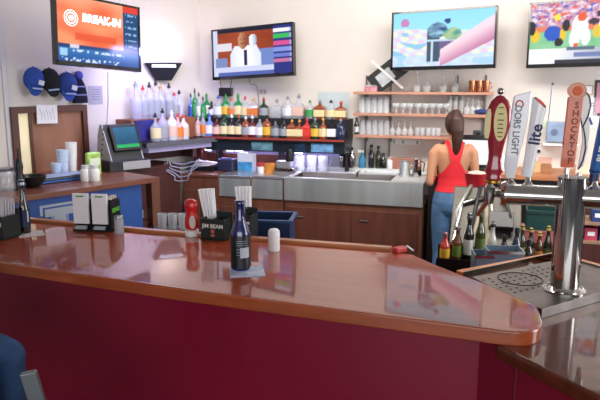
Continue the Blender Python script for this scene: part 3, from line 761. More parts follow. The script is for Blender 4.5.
# left counter
s_a, z_a = WL(25, 195, .68); s_b, z_b = WL(160, 177, .68)
ZC = 1.12; off_c = .64
s_a = WL(0, 195, off_c)[0]-1.2; s_b = WL(161, 177, off_c)[0]
pC1 = at_z(160, 177, ZC)
off_c = (pC1-lO).dot(lN); s_b = (pC1-lO).dot(lX)
print('left counter off', off_c, 's', s_b)
lcn = thing('service_counter', 'wooden service counter under the doorway holding the till', 'counter', PL(s_b, 0, 0), L_ANG)
Lc = 1.95
MB().box((-Lc/2, -off_c/2, ZC-.02), (Lc, off_c-.01, .04)).out('counter_top', mat('counter_wood', '7a4632', .4, coat=.4, var=.25, scale=4, stretch=(1, 10, 10)), lcn, bevel=.004)
MB().box((-.04, -off_c+.05, .54), (.08, .08, 1.08)).out('end_post', M_cab, lcn)
MB().box((-Lc/2-.06, -.2, .54), (Lc-.12, .38, 1.08)).out('back_body', M_cabd, lcn)
def cx_on(px): 
    P = at_z(px, 200, 0); r = ray(px, 200); O = lO+lN*(off_c-.03); q = C0 + r*((O-C0).dot(lN)/r.dot(lN)); return (q-lO).dot(lX)-s_b
def front_panel(px0, px1, name, m):
    a_, b_ = cx_on(px0), cx_on(px1)
    return MB().box(((a_+b_)/2, -off_c+.06, .58), (b_-a_, .03, 1.0)).out(name, m, lcn), (a_+b_)/2, b_-a_
front_panel(-40, 76, 'blue_panel', M_blue); front_panel(79, 143, 'blue_panel', M_blue)
a_, b_ = cx_on(76), cx_on(79); MB().box(((a_+b_)/2, -off_c+.055, .5), (b_-a_, .04, .92)).out('stile', M_cabd, lcn)
# letter I with an outline on the blue panel
zc = WL(60, 213, off_c-.03)[1]; lx = cx_on(60); 
def Ishape(w_, h_, t_, sw_): return [(-w_/2, -h_/2), (w_/2, -h_/2), (w_/2, -h_/2+t_), (sw_/2, -h_/2+t_), (sw_/2, h_/2-t_), (w_/2, h_/2-t_), (w_/2, h_/2), (-w_/2, h_/2), (-w_/2, h_/2-t_), (-sw_/2, h_/2-t_), (-sw_/2, -h_/2+t_), (-w_/2, -h_/2+t_)]
ly = -off_c+.045
for (q, sc_, m_) in ((0, 1.0, mat('emblem_grey', 'a8b0bc', .5)), (.0008, .86, M_blue), (.0016, .76, mat('emblem_grey', 'a8b0bc', .5))):
    pl = Ishape(.30*sc_, .26*sc_+(0), .075*sc_, .13*sc_)
    MB().plate(pl, -.0006, .0006).out('emblem', m_, lcn, (lx, ly-q-.0006, zc-.06))
for zz in (.25, .5, .75): MB().box((cx_on(147), -off_c+.2, zz), (.09, .3, .012)).out('shelf', M_cabd, lcn)
for i, (px, py, c_, lab) in enumerate(((148, 197, '1c2028', 'dark bottle with white label in the upper cubby of the service counter'), (147.5, 222, 'c0c0cc', 'pale jar in the lower cubby of the service counter'))):
    zq = (.75, .5)[i]+.007; P = PL(cx_on(px)+s_b, off_c-.15, zq); t = thing('cubby_bottle', lab, 'bottle', P)
    bottle_parts(t, .035, .18, mat('cubby_'+c_, c_, .3), mat('label_ecebf0', 'ecebf0', .6), mat('cap_k', '16161c', .4), seg=14, lab=(.1, .5))
# till
s, z = WL(128, 168, .35); base = at_z(127, 180, ZC); 
bs = (base-lO).dot(lX)
t = thing('cash_register', 'silver and black till with a tilted blue touch screen', 'till', PL((at_z(146, 174, ZC)-lO).dot(lX)+.065, .36, ZC), L_ANG-.10)
MB().box((0, 0, .045), (.40, .34, .09)).out('cash_drawer', mat('till_dark', '1c1c20', .5), t, bevel=.004)
MB().box((.06, -.172, .045), (.27, .006, .07)).out('drawer_front', mat('till_silver', 'a4a4a4', .4), t)
wedge = [(-.02, .09), (.16, .09), (.14, .15), (.02, .42), (-.05, .42), (-.10, .20)]
mxx = Matrix.Rotation(PI/2, 4, 'Z')
for sx_ in (-1, 1):
    MB().prism([(y, z_) for y, z_ in [(-.13, .09), (.13, .09), (.10, .30), (.05, .40), (.02, .40)]], -.004, .004, Matrix.Translation((sx_*.155, 0, 0)) @ Matrix(((0, 0, 1, 0), (1, 0, 0, 0), (0, 1, 0, 0), (0, 0, 0, 1)))).out('side_cheek', mat('till_cheek', 'b8bcc0', .4), t)
MB().prism([(-.12, .09), (.12, .09), (.09, .30), (.04, .395), (.02, .395)], -.15, .15, Matrix(((0, 0, 1, 0), (1, 0, 0, 0), (0, 1, 0, 0), (0, 0, 0, 1)))).out('housing', mat('till_dark', '1c1c20'), t)
scp = MB(); scp.box((0, 0, 0), (.27, .02, .24)); so = scp.out('monitor', M_black, t, (.025, -.06, .28), rx=-.42, bevel=.006)
def f_till(u, v):
    if v < .13: return e_('28b060')
    return mixc(e_('184468'), e_('2c6c90'), v+.2*nz(u*4, v*4))
picture('screen', so, .22, .19, 24, 16, f_till, M_scr, (0, -.0115, 0))
for i in range(6): MB().lathe([(.009, 0), (.009, .003)], seg=12, mx=Matrix.Translation((-.160, -.02+.012*i, .36-.045*i)) @ Matrix.Rotation(-PI/2, 4, 'Y')).out('vent_hole', M_hole, t)
# cups, jars and clutter on the service counter
def cpos(px, py, z=ZC): return at_z(px, py, z)
def cupstack(px, py, r, h, m, label, n=1):
    p = cpos(px, py); t = thing('cup_stack', label, 'cups', p, 0, 'stacked cups by the doorway')
    MB().lathe([(r*.75, 0), (r*.8, h*.3), (r, h*.9), (r*1.04, h*.97), (r*1.04, h)], seg=20).out('cups', m, t, smooth=40)
    for q in range(5): MB().lathe([(r*(.82+.045*q), h*(.35+.13*q)), (r*(.86+.045*q), h*(.355+.13*q)), (r*(.82+.045*q), h*(.37+.13*q))], seg=20, cap=False).out('cup_rim', m, t)
cupstack(73, 176, .045, .28, M_white, 'tall stack of white foam cups on the service counter')
cupstack(64, 178, .047, .23, mat('pale_blue_cup', 'c4d8ec', .4), 'shorter pale blue cup stack left of the white cups')
cupstack(57, 179, .04, .13, mat('pale_blue_cup', 'c4d8ec'), 'lowest pale blue cup stack by the doorway')
for i, (x, y) in enumerate(((86, 181), (95, 181))):
    p = cpos(x, y); t = thing('white_jar', ['left', 'right'][i] + ' one of two squat white jars beside the till', 'jar', p, 0, 'white jars beside the till')
    MB().lathe([(.036, 0), (.04, .01), (.04, .085), (.03, .10)], seg=20).out('jar', M_white, t, smooth=40)
    MB().lathe([(.031, .10), (.031, .125), (0, .126)], seg=20).out('lid', mat('jar_lid', 'd0d4d8', .4), t, smooth=40)
p = cpos(94, 176); t = thing('snack_bag', 'bright green snack bag behind the white jars', 'bag', p, L_ANG)
MB().box((0, 0, .10), (.13, .05, .20)).out('bag', mat('bag_green', '9cc45c', .4, var=.4, scale=18), t, bevel=.02)
MB().box((0, -.026, .12), (.09, .004, .06)).out('bag_label', mat('bag_white', 'e0ead0'), t)
p = cpos(60, 181); t = thing('paper_tray', 'blue trays stacked on the service counter before the cups', 'tray', p, L_ANG)
for i in range(3): MB().box((.01*i, 0, .012+.018*i), (.40-.02*i, .14, .012)).out('tray', mat(['tray_blue', 'tray_grey', 'tray_pale'][i], ['2c68b4', '50586c', '98a8c8'][i], .4), t, bevel=.003)
p = cpos(33, 187); t = thing('black_bowl', 'black round bowl on the left of the service counter', 'bowl', p)
MB().lathe([(.05, 0), (.09, .05), (.10, .085), (.094, .085), (.08, .045), (.04, .01)], seg=24).out('bowl', M_black, t, smooth=50)
p = cpos(21, 190); t = thing('peppermill', 'slim black mill standing behind the brown bottle', 'mill', p)
MB().lathe([(.03, 0), (.03, .10), (.022, .13), (.028, .17), (.02, .22), (.008, .235), (.008, .30), (0, .30)], seg=18).out('mill_body', M_black, t, smooth=50)
p = cpos(6, 190); t = thing('glass_jar', 'clear wide glass jar at the left end of the service counter', 'jar', p)
MB().lathe([(.07, 0), (.075, .02), (.075, .12), (.06, .14)], seg=22).out('jar', M_glassw, t, smooth=40)
MB().lathe([(.062, .14), (.066, .16), (0, .165)], seg=22).out('lid', mat('grey_lid', '8a9098', .3), t, smooth=40)

# ================================================================== BACK BAR
def bthing(name, label, cat, px, py, off, group=None, rz=None):
    s, z = WB(px, py, off); return thing(name, label, cat, PB(s, off, z), B_ANG if rz is None else rz, group)
sA = WB(204, 140, .40)[0]; sB_ = WB(344, 140, .40)[0]; zlow = WB(280, 138.5, .40)[1]; zup = WB(280, 118.5, .22)[1]
print('tiers z', zlow, zup)
bs_ = thing('bottle_shelf', 'two tier back bar bottle shelf with red lit lip', 'shelf', PB((sA+sB_)/2, 0, 0), B_ANG)
Wd = sB_-sA
MB().box((0, -.20, zlow-.015), (Wd, .395, .03)).out('lower_board', mat('shelf_dark', '241c22', .4), bs_)
MB().box((0, -.405, zlow-.008), (Wd, .01, .018)).out('lip', mat('red_lip', 'a03c34', .4), bs_)  # red light along the lip is put into its base colour
MB().box((0, -.115, (zlow+zup)/2), (Wd, .225, zup-zlow)).out('upper_step', mat('step_dark', '1c1820', .5), bs_)
zdk = WB(280, 152, .36)[1]
MB().box((0, -.20, (zlow-.03+zdk)/2), (Wd, .33, zlow-.03-zdk)).out('dark_case', mat('case_dark', '18222c', .3), bs_)
for i, (px, c_) in enumerate(((262, '5c8490'), (322, '6c9cc8'), (300, '28405c'))):
    s = WB(px, 146, .37)[0]-(sA+sB_)/2
    MB().box((s, -.369, (zlow-.03+zdk)/2), (.22 if i < 2 else .1, .006, (zlow-zdk)*.6)).out('blue_window', mat('blue_pane%d' % i, c_, .2, var=.5, scale=14), bs_)
# support below: back counter with lavender splash
zc0 = WB(300, 176, .55)[1]; print('counter z', zc0)
sL = WB(163, 170, .62)[0]; sR = WB(300, 170, .62)[0]
zl1 = WB(300, 156, .03)[1]; sm_ = WB(288, 160, .03)[0]-(sA+sB_)/2; x0_ = -Wd/2-.35
lav = mat('led_lit_lavender', 'b8b0dc', .5, var=.06)  # LED light on the splash is painted in as lavender
MB().box((x0_/2+Wd/4, -.008, (zdk+zl1)/2+.05), (Wd/2-x0_, .012, abs(zdk-zl1)+.1)).out('splash_back', lav, bs_)
MB().box(((x0_+sm_)/2, -.008, (zl1+zc0)/2), (sm_-x0_, .012, zl1-zc0)).out('wood_back', mat('splash_wood', '7a3c28', .5, var=.2), bs_)
MB().box(((sm_+Wd/2)/2, -.008, (zl1+zc0)/2), (Wd/2-sm_, .012, zl1-zc0)).out('pale_back', mat('pale_tile', 'c8c6d0', .4), bs_)
for px, w__ in ((208, .05), (230, .06), (239, .07), (298, .08)):
    MB().box((WB(px, 150, .3)[0]-(sA+sB_)/2, -.30, zdk-.008), (w__, .05, .014), ry=.1).out('puck_light', mat('led_white', 'ffffff', emis=2.5), bs_)
# legs/uprights carrying the shelf
for s in (-Wd/2+.03, 0, Wd/2-.03): MB().box((s, -.09, (zdk+zc0)/2), (.03, .12, abs(zdk-zc0))).out('upright', mat('shelf_dark', '241c22'), bs_)
# sink unit
OF = .68
sS0 = WB(284, 190, OF)[0]; sS1 = WB(423, 192, OF)[0]; zS = WB(354, 180.5, OF)[1]; zSb = WB(354, 204, OF)[1]
print('sink', sS0, sS1, zS, zSb)
sk = thing('bar_sink', 'long stainless steel bar sink with high backsplash', 'sink', PB((sS0+sS1)/2, 0, 0), B_ANG); Ws = sS1-sS0
M_apron = mat('streaked_steel', 'ccd6d4', .3, metal=.7, var=.16, scale=2.2, stretch=(3.5, 1, .2))  # vertical streaks: wear plus reflections painted into the steel colour
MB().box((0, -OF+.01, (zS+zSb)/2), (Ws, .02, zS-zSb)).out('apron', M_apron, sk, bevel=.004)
M_deck = mat('pale_steel_deck', 'e4e8e8', .4, metal=.35)
for d_, w_ in (((0, -OF+.035, zS-.006), (Ws, .07, .012)), ((0, -.12, zS-.006), (Ws, .12, .012)), ((-Ws/2+.02, -.38, zS-.006), (.04, .5, .012)), ((Ws/2-.15, -.38, zS-.006), (.30, .5, .012))):
    MB().box(d_, w_).out('deck', M_deck, sk)
MB().box((-.13, -.38, zSb+.01), (Ws-.3, .5, .012)).out('basin_floor', M_steel, sk)
zbk = WB(354, 168, .12)[1]
MB().box((0, -.07, (zS+zbk)/2), (Ws, .02, zbk-zS)).out('backsplash', M_deck, sk)
MB().box((0, -.035, zbk-.006), (Ws, .07, .012)).out('ledge', M_steel, sk)
fx = WB(360, 172, .1)[0]-(sS0+sS1)/2
fo = MB().tube([(fx, -.08, zbk-.05), (fx, -.12, zbk-.03), (fx, -.22, zbk-.03), (fx, -.26, zbk-.07)], .012, 10).out('faucet', M_chrome, sk, smooth=50)
for q in (-.06, .06): MB().lathe([(.018, 0), (.014, .03)], (fx+q, -.11, zbk-.06), 12).out('faucet_knob', M_chrome, fo)
cb = thing('base_cabinet', 'brown wooden base cabinet under the long steel sink', 'cabinet', PB((sS0+sS1)/2, 0, 0), B_ANG)
MB().box((0, -.34, (zSb+.08)/2), (Ws, OF-.02-.02, zSb-.08-.004)).out('cabinet_body', M_cab, cb)
MB().box((0, -.30, .04), (Ws-.04, .5, .08)).out('plinth', M_black, cb)
nd = 2; dw = (Ws-.06)/nd
for i in range(nd):
    xx = -Ws/2+.03+dw*(i+.5)
    d_ = MB().box((xx, -OF+.012, (zSb-.06+.12)/2), (dw-.02, .018, zSb-.06-.12)).out('door', mat('cabinet_door_wood', '64382a', .45, var=.22, scale=3, stretch=(5, 5, .8)), cb, bevel=.003)
    MB().tube([(xx-dw*.4+.02, -OF-.005, zSb-.15), (xx-dw*.4+.10, -OF-.005, zSb-.15)], .006, 6).out('door_handle', M_chrome, d_)
# left units of the back bar
def unit(px0, px1, zt, off, m, name, label, steel=None, topm=None):
    a_, b_ = WB(px0, 190, off)[0], WB(px1, 190, off)[0]
    t = thing(name, label, 'cabinet', PB((a_+b_)/2, 0, 0), B_ANG); w_ = b_-a_
    MB().box((0, -off/2, zt/2-.012), (w_, off-.01, zt-.025)).out('cabinet_body', m, t)
    MB().box((0, -off/2-.005, zt-.012), (w_, off, .024)).out('worktop', topm or m, t, bevel=.003)
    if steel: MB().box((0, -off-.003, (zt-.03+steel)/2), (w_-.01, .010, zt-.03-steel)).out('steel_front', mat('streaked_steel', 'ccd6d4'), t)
    for i in (-1, 1):
        MB().box((i*w_/4, -off-.002, (steel or zt-.05)/2-.0), (w_/2-.03, .014, (steel or zt-.05)-.2)).out('door', m, t, bevel=.003)
    return t
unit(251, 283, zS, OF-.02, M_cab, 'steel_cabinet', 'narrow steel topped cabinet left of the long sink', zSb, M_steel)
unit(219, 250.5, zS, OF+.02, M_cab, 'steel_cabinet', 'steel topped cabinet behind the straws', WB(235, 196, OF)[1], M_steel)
unit(183, 218.5, zS, OF+.05, M_cab, 'wood_cabinet', 'reddish wood cabinet left of the steel cabinets')
Pc = onplane(182.5, 190, bO+bN*(OF+.06), bN); se = (Pc-lO).dot(lX)-.01; oe = (Pc-lO).dot(lN)-.01; print('corner cab', s_b, se, oe)
t = thing('wood_cabinet', 'dark wood cabinet in the room corner under the cables', 'cabinet', PL((s_b+.03+se)/2, 0, 0), L_ANG); w_ = se-s_b-.03
MB().box((0, -oe/2, .54), (w_, oe-.02, 1.08)).out('cabinet_body', M_cabd, t)
MB().box((0, -oe/2, 1.095), (w_, oe, .03)).out('worktop', M_cabd, t)
MB().box((0, -oe-.002, .54), (w_-.08, .014, .94)).out('door', M_cabd, t, bevel=.003)
# wood counter on the right, behind the woman
sR0 = sS1+.03; zR = WB(560, 176, .55)[1]; print('zR', zR)
rc = thing('back_counter', 'long wood topped back counter behind the beer tower', 'counter', PB((sR0+6)/2, 0, 0), B_ANG); wR = 6-sR0
MB().box((0, -.30, zR-.02), (wR, .58, .04)).out('counter_top', mat('counter_orange_wood', 'b4744c', .4, var=.2, scale=4, stretch=(1, 10, 10)), rc, bevel=.004)
MB().box((0, -.27, (zR-.04)/2), (wR, .50, zR-.045)).out('counter_body', mat('counter_black', '1e1614', .5), rc)
for px0, px1 in ((525, 560), (575, 640)):
    a_, b_ = WB(px0, 210, .55)[0], WB(px1, 210, .55)[0]
    MB().box(((a_+b_)/2-(sR0+6)/2, -.525, zR*.5), (b_-a_, .012, zR*.7)).out('door', M_cabd, rc, bevel=.003)
# LED glow under the bottles
for px in (225, 300):
    s = WB(px, 150, .3)[0]; area('led_strip', PB(s, .30, zdk-.01), PB(s, .2, 0), .5, .03, 2.6, (.62, .55, 1))

# ---------------------------------------------------------------- bottles
def bm_(c, a=1): return mat('glass_'+c+('a' if a < 1 else ''), c, .12, coat=.7, alpha=a)
def pl_(c): return mat('label_'+c, c, .6)
MESHC = {}
ORD = ['first', 'second', 'third', 'fourth', 'fifth', 'sixth', 'seventh', 'eighth', 'ninth', 'tenth', 'eleventh', 'twelfth', 'thirteenth', 'fourteenth', 'fifteenth', 'sixteenth', 'seventeenth', 'eighteenth', 'nineteenth', 'twentieth', 'twenty-first', 'twenty-second', 'twenty-third', 'twenty-fourth', 'twenty-fifth', 'twenty-sixth', 'twenty-seventh']
CN = {'c': ('clear', ('dfe6f2', .32)), 'b': ('pale blue', ('7ca0e8', .75)), 'g': ('green', ('1e8c4c', 1)), 'G': ('dark green', ('20402c', 1)), 'k': ('black', ('14141c', 1)),
      'a': ('amber', ('8c4420', 1)), 'r': ('dark red', ('5c1c20', 1)), 'l': ('lavender tinted', ('dadcf6', .42)), 'p': ('pinkish', ('e0b8b4', .8)), 's': ('smoky grey', ('50545c', 1)), 'w': ('frosted white', ('e4e8f2', .85)), 'n': ('navy', ('1c2c4c', 1)), 'R': ('red', ('d03430', 1))}
LN = {'w': ('white', 'ecebf0'), 'c': ('cream', 'ead9a8'), 'y': ('yellow', 'e2b840'), 'o': ('orange', 'e08038'), 'r': ('red', 'd83c34'), 's': ('grey', '9aa0a8'), 'b': ('blue', '3858b0'), 'g': ('green', '3c9c54'), 'p': ('pale pink', 'e4c0b0'), '-': (None, None)}
KN = {'k': '16161c', 'r': 'c83838', 's': '8a9098', 'y': 'c8a050', 'g': '2c9048', 'w': 'e8e8ec', 'b': '4060b8', 'o': 'e07038'}
def shelf_bottle(loc, h, r, spec, where, i, grp, rz, sq=False):
    g_, l_, c_ = spec
    gn, (gc, al) = CN[g_]; ln_, lc_ = LN[l_]
    lab = '%s bottle%s, %s from left on %s' % (gn, (' with %s label' % ln_) if ln_ else '', ORD[i], where)
    t = thing('liquor_bottle', lab, 'bottle', loc, rz, grp)
    r *= 1.28; nr = r*.30; seg = 4 if sq else 14
    R_ = r*1.25 if sq else r
    mxr = Matrix.Rotation(PI/4, 4, 'Z') if sq else None
    f_ = .50+.09*((i*7) % 3)/2; nr = r*.26
    prof = [(R_*.95, 0), (R_, .008), (R_, h*f_), (R_*.78, h*(f_+.07)), (nr*1.3, h*(f_+.16)), (nr, h*(f_+.22)), (nr, h*.90)]
    MB().lathe(prof, seg=seg, mx=mxr).out('glass_body', bm_(gc, al), t, smooth=50)
    if lc_: MB().lathe([(R_*1.03, h*.12), (R_*1.03, h*.48)], seg=seg, mx=mxr, cap=False).out('paper_label', pl_(lc_), t, smooth=50)
    MB().lathe([(nr*1.3, h*.85), (nr*1.35, h*.91), (nr*.7, h*.93), (nr*.6, h*1.0), (0, h)], seg=10).out('cap', mat('cap_'+c_, KN[c_], .4), t, smooth=50)
    return t
UP = [(219, 95, 'cwb', 1), (226, 94, 'gyg', 0), (232, 98, 'coo', 0), (238.5, 93, 'gcg', 0), (245.5, 96, 'ccr', 0), (254, 98, 'coy', 1), (264, 97, 'Gsr', 0), (277, 99, 'c-s', 1), (288, 96, 'cws', 1), (299, 94, 'cas', 1), (310, 100, 'cgg', 0), (320, 100, 'acs', 1), (331, 100, 'cck', 1), (341, 101, 'acr', 1)]
UP = [(x, y, (s_[0], 'p' if s_[1] == 'a' else s_[1], s_[2]), q) for x, y, s_, q in UP]
for i, (x, ty, s_, q) in enumerate(UP):
    s, _ = WB(x, 118, .12); P = PB(s, .12, zup); zt_ = WB(x, ty, .12)[1]
    shelf_bottle(P, zt_-zup, (4.6 if q else 3.9)/ppm(P), s_, 'the upper back tier', i, 'bottles on the upper back tier', B_ANG, bool(q and i % 2))
LO = [(210, 113, 'bwb'), (217, 116, 'rpk'), (224.5, 114, 'Gck'), (232, 114, 'kcw'), (239, 114, 'kcr'), (246, 116, 'asw'), (252.5, 115, 'rww'), (260, 116, 'cwk'), (267, 115, 'ayk'), (275.5, 118, 'ssk'), (284, 118, 'ksk'), (292, 119, 'acy'), (299.5, 119, 'acy'), (307, 118, 'RrR'), (315, 117, 'Gys'), (323, 117, 'acy'), (332, 117, 'kwk'), (340.5, 118, 'n-s')]
for i, (x, ty, s_) in enumerate(LO):
    s_ = (s_[0], {'k': 's', 'r': 'r'}.get(s_[1], s_[1]), {'R': 'r'}.get(s_[2], s_[2]))
    s, _ = WB(x, 138, .32); P = PB(s, .32, zlow); zt_ = WB(x, ty, .32)[1]
    shelf_bottle(P, zt_-zlow, 3.7/ppm(P), s_, 'the lower back tier', i, 'bottles on the lower back tier', B_ANG, i in (11, 12, 13, 16))
# left wall bottle shelf
zlu = WL(160, 118, .15)[1]; zll = WL(172, 140, .34)[1]; print('left tiers', zlu, zll)
a_, b_ = WL(126, 140, .15)[0], -.30
ls = thing('bottle_shelf', 'stepped corner bottle shelf along the left wall', 'shelf', PL((a_+b_)/2, 0, 0), L_ANG); wl_ = b_-a_
MB().box((0, -.125, (zlu+zll)/2-.0), (wl_, .245, zlu-zll)).out('upper_step', mat('step_brown', '8c5438', .5, var=.2), ls)
MB().box((.05, -.23, zll-.02), (wl_+.1, .455, .04)).out('lower_board', mat('shelf_dark', '241c22'), ls)
MB().box((.05, -.46, zll-.02), (wl_+.1, .012, .045)).out('lip', mat('grey_lip', '5c5c64', .4), ls)
MB().box((.05, -.22, zll-.065), (wl_, .40, .055)).out('lavender_front', mat('led_lit_lavender', 'b8b0dc'), ls)  # shelf front with its LED light put into the colour
MB().box((0, -.03, (zll-.08+1.125)/2), (wl_, .04, zll-.08-1.125)).out('back_panel', M_cabd, ls)
for s in (-wl_/2+.03, wl_/2): MB().box((s, -.12, (zll-.08+1.125)/2), (.05, .2, zll-.08-1.125)).out('upright', M_cabd, ls)
c_ = WL(145, 129, .25)[0]-(a_+b_)/2
MB().box((c_, -.256, (zlu+zll)/2), (.24, .02, (zlu-zll)*.95)).out('violet_screen', mat('violet_pane', '2c2c70', .3, var=.5, scale=10), ls)
LU = [(137, 81, 'l-s', 1), (144, 85, 'lsr', 0), (150.5, 82, 'lsk', 0), (157, 80, 'lsk', 0), (161.5, 84, 'lsy', 0), (170, 83, 'lsk', 0), (175, 92, 'lsr', 0), (180, 90, 'l-k', 0)]
for i, (x, ty, s_, q) in enumerate(LU):
    s, _ = WL(x, 118, .13); P = PL(s, .13, zlu); zt_ = WL(x, ty, .13)[1]
    shelf_bottle(P, zt_-zlu, (4.6 if q else 3.8)/ppm(P), s_, 'the upper left tier', i, 'bottles on the upper left tier', L_ANG)
LL = [(156, 113, 'cck'), (163.5, 108, 'lsk'), (172.5, 110, 'wpw'), (178.5, 113, 'por'), (184, 114, 'wpr')]
for i, (x, ty, s_) in enumerate(LL):
    s, _ = WL(x, 140, .34); P = PL(s, .34, zll); zt_ = WL(x, ty, .34)[1]
    shelf_bottle(P, zt_-zll, 4.2/ppm(P), s_, 'the lower left tier', i, 'bottles on the lower left tier', L_ANG)
# corner platform bottles
pc = onplane(198, 138, bO+bN*.42, bN); kpc = ppm(pc)
cs = thing('corner_shelf', 'dark corner platform joining the two bottle shelves', 'shelf', PB(WB(197, 138, .3)[0], 0, 0), B_ANG)
MB().box((0, -.28, zlow-.02), (.145, .25, .04)).out('board', mat('shelf_dark', '241c22'), cs)
MB().box((0, -.24, zlow+.085), (.145, .12, .165)).out('riser', mat('step_dark', '1c1820'), cs)
MB().box((0, -.24, (zlow-.04+zS)/2), (.10, .12, zlow-.042-zS)).out('pedestal', M_cabd, cs)
for i, (x, ty, s_, up) in enumerate(((192, 93, 'bbk', 1), (196, 88, 'ggk', 1), (200, 92, 'cwk', 1), (204, 96, 'ggk', 1), (193.5, 114, 'ark', 0), (198.5, 113, 'pps', 0), (203.5, 112, 'cos', 0))):
    of = .24 if up else .36; s, _ = WB(x, 138, of); zz = zlow+(.1675 if up else 0); P = PB(s, of, zz); zt_ = WB(x, ty, of)[1]
    shelf_bottle(P, zt_-zz, (2.9 if up else 3.0)/ppm(P)*(.8), s_, 'the %s of the corner platform' % ('riser' if up else 'front'), i if up else i-4, 'bottles on the corner platform', B_ANG)
for i, (x, ty, s_) in enumerate(((207, 93, 'gwg'), (212, 101, 'kwk'))):
    s, _ = WB(x, 118, .12); P = PB(s, .12, zup)
    shelf_bottle(P, WB(x, ty, .12)[1]-zup, 3.2/ppm(P), s_, 'the upper back tier, left end', i, 'bottles at the left end of the upper back tier', B_ANG)

# ---------------------------------------------------------------- glass shelves
OS = .26
def wallshelf(ys, px0, px1, label):
    s0 = WB(px0, ys, OS)[0]; s1 = WB(px1, ys, OS)[0]; z = WB(420, ys, OS)[1]
    t = thing('wall_shelf', label, 'shelf', PB((s0+s1)/2, 0, z), B_ANG, 'glassware shelves')
    MB().box((0, -OS/2, -.012), (s1-s0, OS-.004, .024)).out('board', M_shelf, t, bevel=.002)
    for px in (366, 390, 456, 484):
        sx_ = WB(px, ys, .1)[0]-(s0+s1)/2
        MB().prism([(0, 0), (-.2, 0), (0, -.06)], -.004, .004, Matrix.Translation((sx_, 0, -.024)) @ Matrix(((0, 0, 1, 0), (1, 0, 0, 0), (0, 1, 0, 0), (0, 0, 0, 1)))).out('bracket', mat('bracket_grey', '70706c', .4, metal=.5), t)
    return z
z1_ = wallshelf(92, 353, 494, 'top pink wood wall shelf with stemware and copper mugs')
z2_ = wallshelf(114, 353, 492, 'middle pink wood wall shelf of inverted pint glasses')
z3_ = wallshelf(136.5, 354, 490, 'bottom pink wood wall shelf of tumblers')
for i, px in enumerate((366, 390, 456, 484)):
    sx_ = WB(px, 120, 0)[0]
    tag(MB().box((0, -.006, 0), (.018, .01, .95)).out('shelf_standard', mat('bracket_grey', '70706c'), None, PB(sx_, 0, z2_-.12), B_ANG), 'grey metal shelf standard, %s from left on the back wall' % ORD[i], 'shelf standard')
def mk_glass(kind, h, r):
    if kind == 'pint': prof = [(r, 0), (r*.97, 0.002), (r*.74, h-.006), (r*.70, h), (0, h)]
    if kind == 'tumbler': prof = [(r*.8, 0), (r*.84, .01), (r, h), (r*.96, h), (r*.78, .012), (0, .012)]
    if kind == 'wine': prof = [(r*.75, 0), (r, h*.2), (r*.95, h*.34), (r*.5, h*.48), (.005, h*.53), (.004, h*.96), (r*.85, h*.99), (r*.85, h)]
    if kind == 'bowl': prof = [(.03, 0), (.03, .004), (.006, .008), (.006, h*.35), (r*.7, h*.45), (r, h*.72), (r*.9, h), (r*.86, h), (r*.9, h*.72), (0, h*.45)]
    return prof
GP = {}
def glass(kind, px, zsh, h, r, label, grp, off=.15, m=None, cat='glass', name=None):
    key = (kind, h, r, m.name if m else '')
    s, _ = WB(px, 114, off); P = PB(s, off, zsh)
    if key not in GP:
        o = MB().lathe(mk_glass(kind, h, r), seg=14, cap=False).out(name or kind+'_glass', m or M_glass, None, P, smooth=50); GP[key] = o
    else:
        o = GP[key].copy(); COL.objects.link(o); o.location = P
    tag(o, label, cat, grp); return o
for x in (362, 368, 374, 380, 386): glass('pint', x, z2_, .150, .034, 'inverted clear pint glass at left of the middle wall shelf', 'pint glasses, middle shelf', m=M_glassw)
for x in (364, 371, 377, 383): glass('pint', x, z2_, .150, .034, 'inverted clear pint glass in the rear row, middle wall shelf', 'rear pint glasses, middle shelf', off=.07, m=M_glassw)
for x in (363, 369, 375, 381, 387): glass('pint', x, z3_, .140, .034, 'inverted clear pint glass at left of the bottom wall shelf', 'pint glasses, bottom shelf', m=M_glassw)
for x in (396, 403, 410, 418, 425, 432, 439, 446): glass('bowl', x, z2_, .095, .040, 'low round stemmed glass in the middle of the middle shelf', 'round stemmed glasses, middle shelf', m=M_glassw)
for x in (393, 399, 405, 411): glass('wine', x, z3_, .145, .030, 'stemmed glass clustered on the bottom wall shelf', 'stemmed glasses, bottom shelf', m=M_glassw)
for x in (418, 423, 429, 434, 439): glass('tumbler', x, z3_, .075, .026, 'small clear tumbler on the bottom shelf left of the woman', 'tumblers, bottom shelf', m=M_glassw)
for x in (416, 426, 442, 454): glass('wine', x, z1_, .165, .038, 'large inverted wine glass on the top wall shelf', 'wine glasses, top shelf', m=M_glassw)
for x in (449.5, 455, 461): glass('tumbler', x, z2_, .165, .026, 'tall stacked grey tumblers above the woman, middle shelf', 'tall tumblers, middle shelf', m=mat('grey_tumbler', 'a8a8a4', .3, alpha=.85))
for x in (467, 472.5, 478): glass('wine', x, z2_, .15, .030, 'stemmed glass at the right of the middle wall shelf', 'stemmed glasses, middle shelf right', m=M_glassw)
for i, x in enumerate((472, 479, 486)):
    s, _ = WB(x, 90, .14); t = thing('copper_mug', ['left', 'middle', 'right'][i]+'most copper mug on the top wall shelf' if i != 1 else 'middle copper mug on the top wall shelf', 'mug', PB(s, .14, z1_), B_ANG, 'copper mugs')
    MB().lathe([(.026, 0), (.028, .01), (.031, .105), (.029, .105), (.026, .012), (0, .012)], seg=18, cap=False).out('mug_body', M_copper, t, smooth=50)
    MB().tube([(.03, 0, .085), (.05, 0, .08), (.052, 0, .05), (.03, 0, .03)], .004, 6).out('handle', M_copper, t, smooth=50)
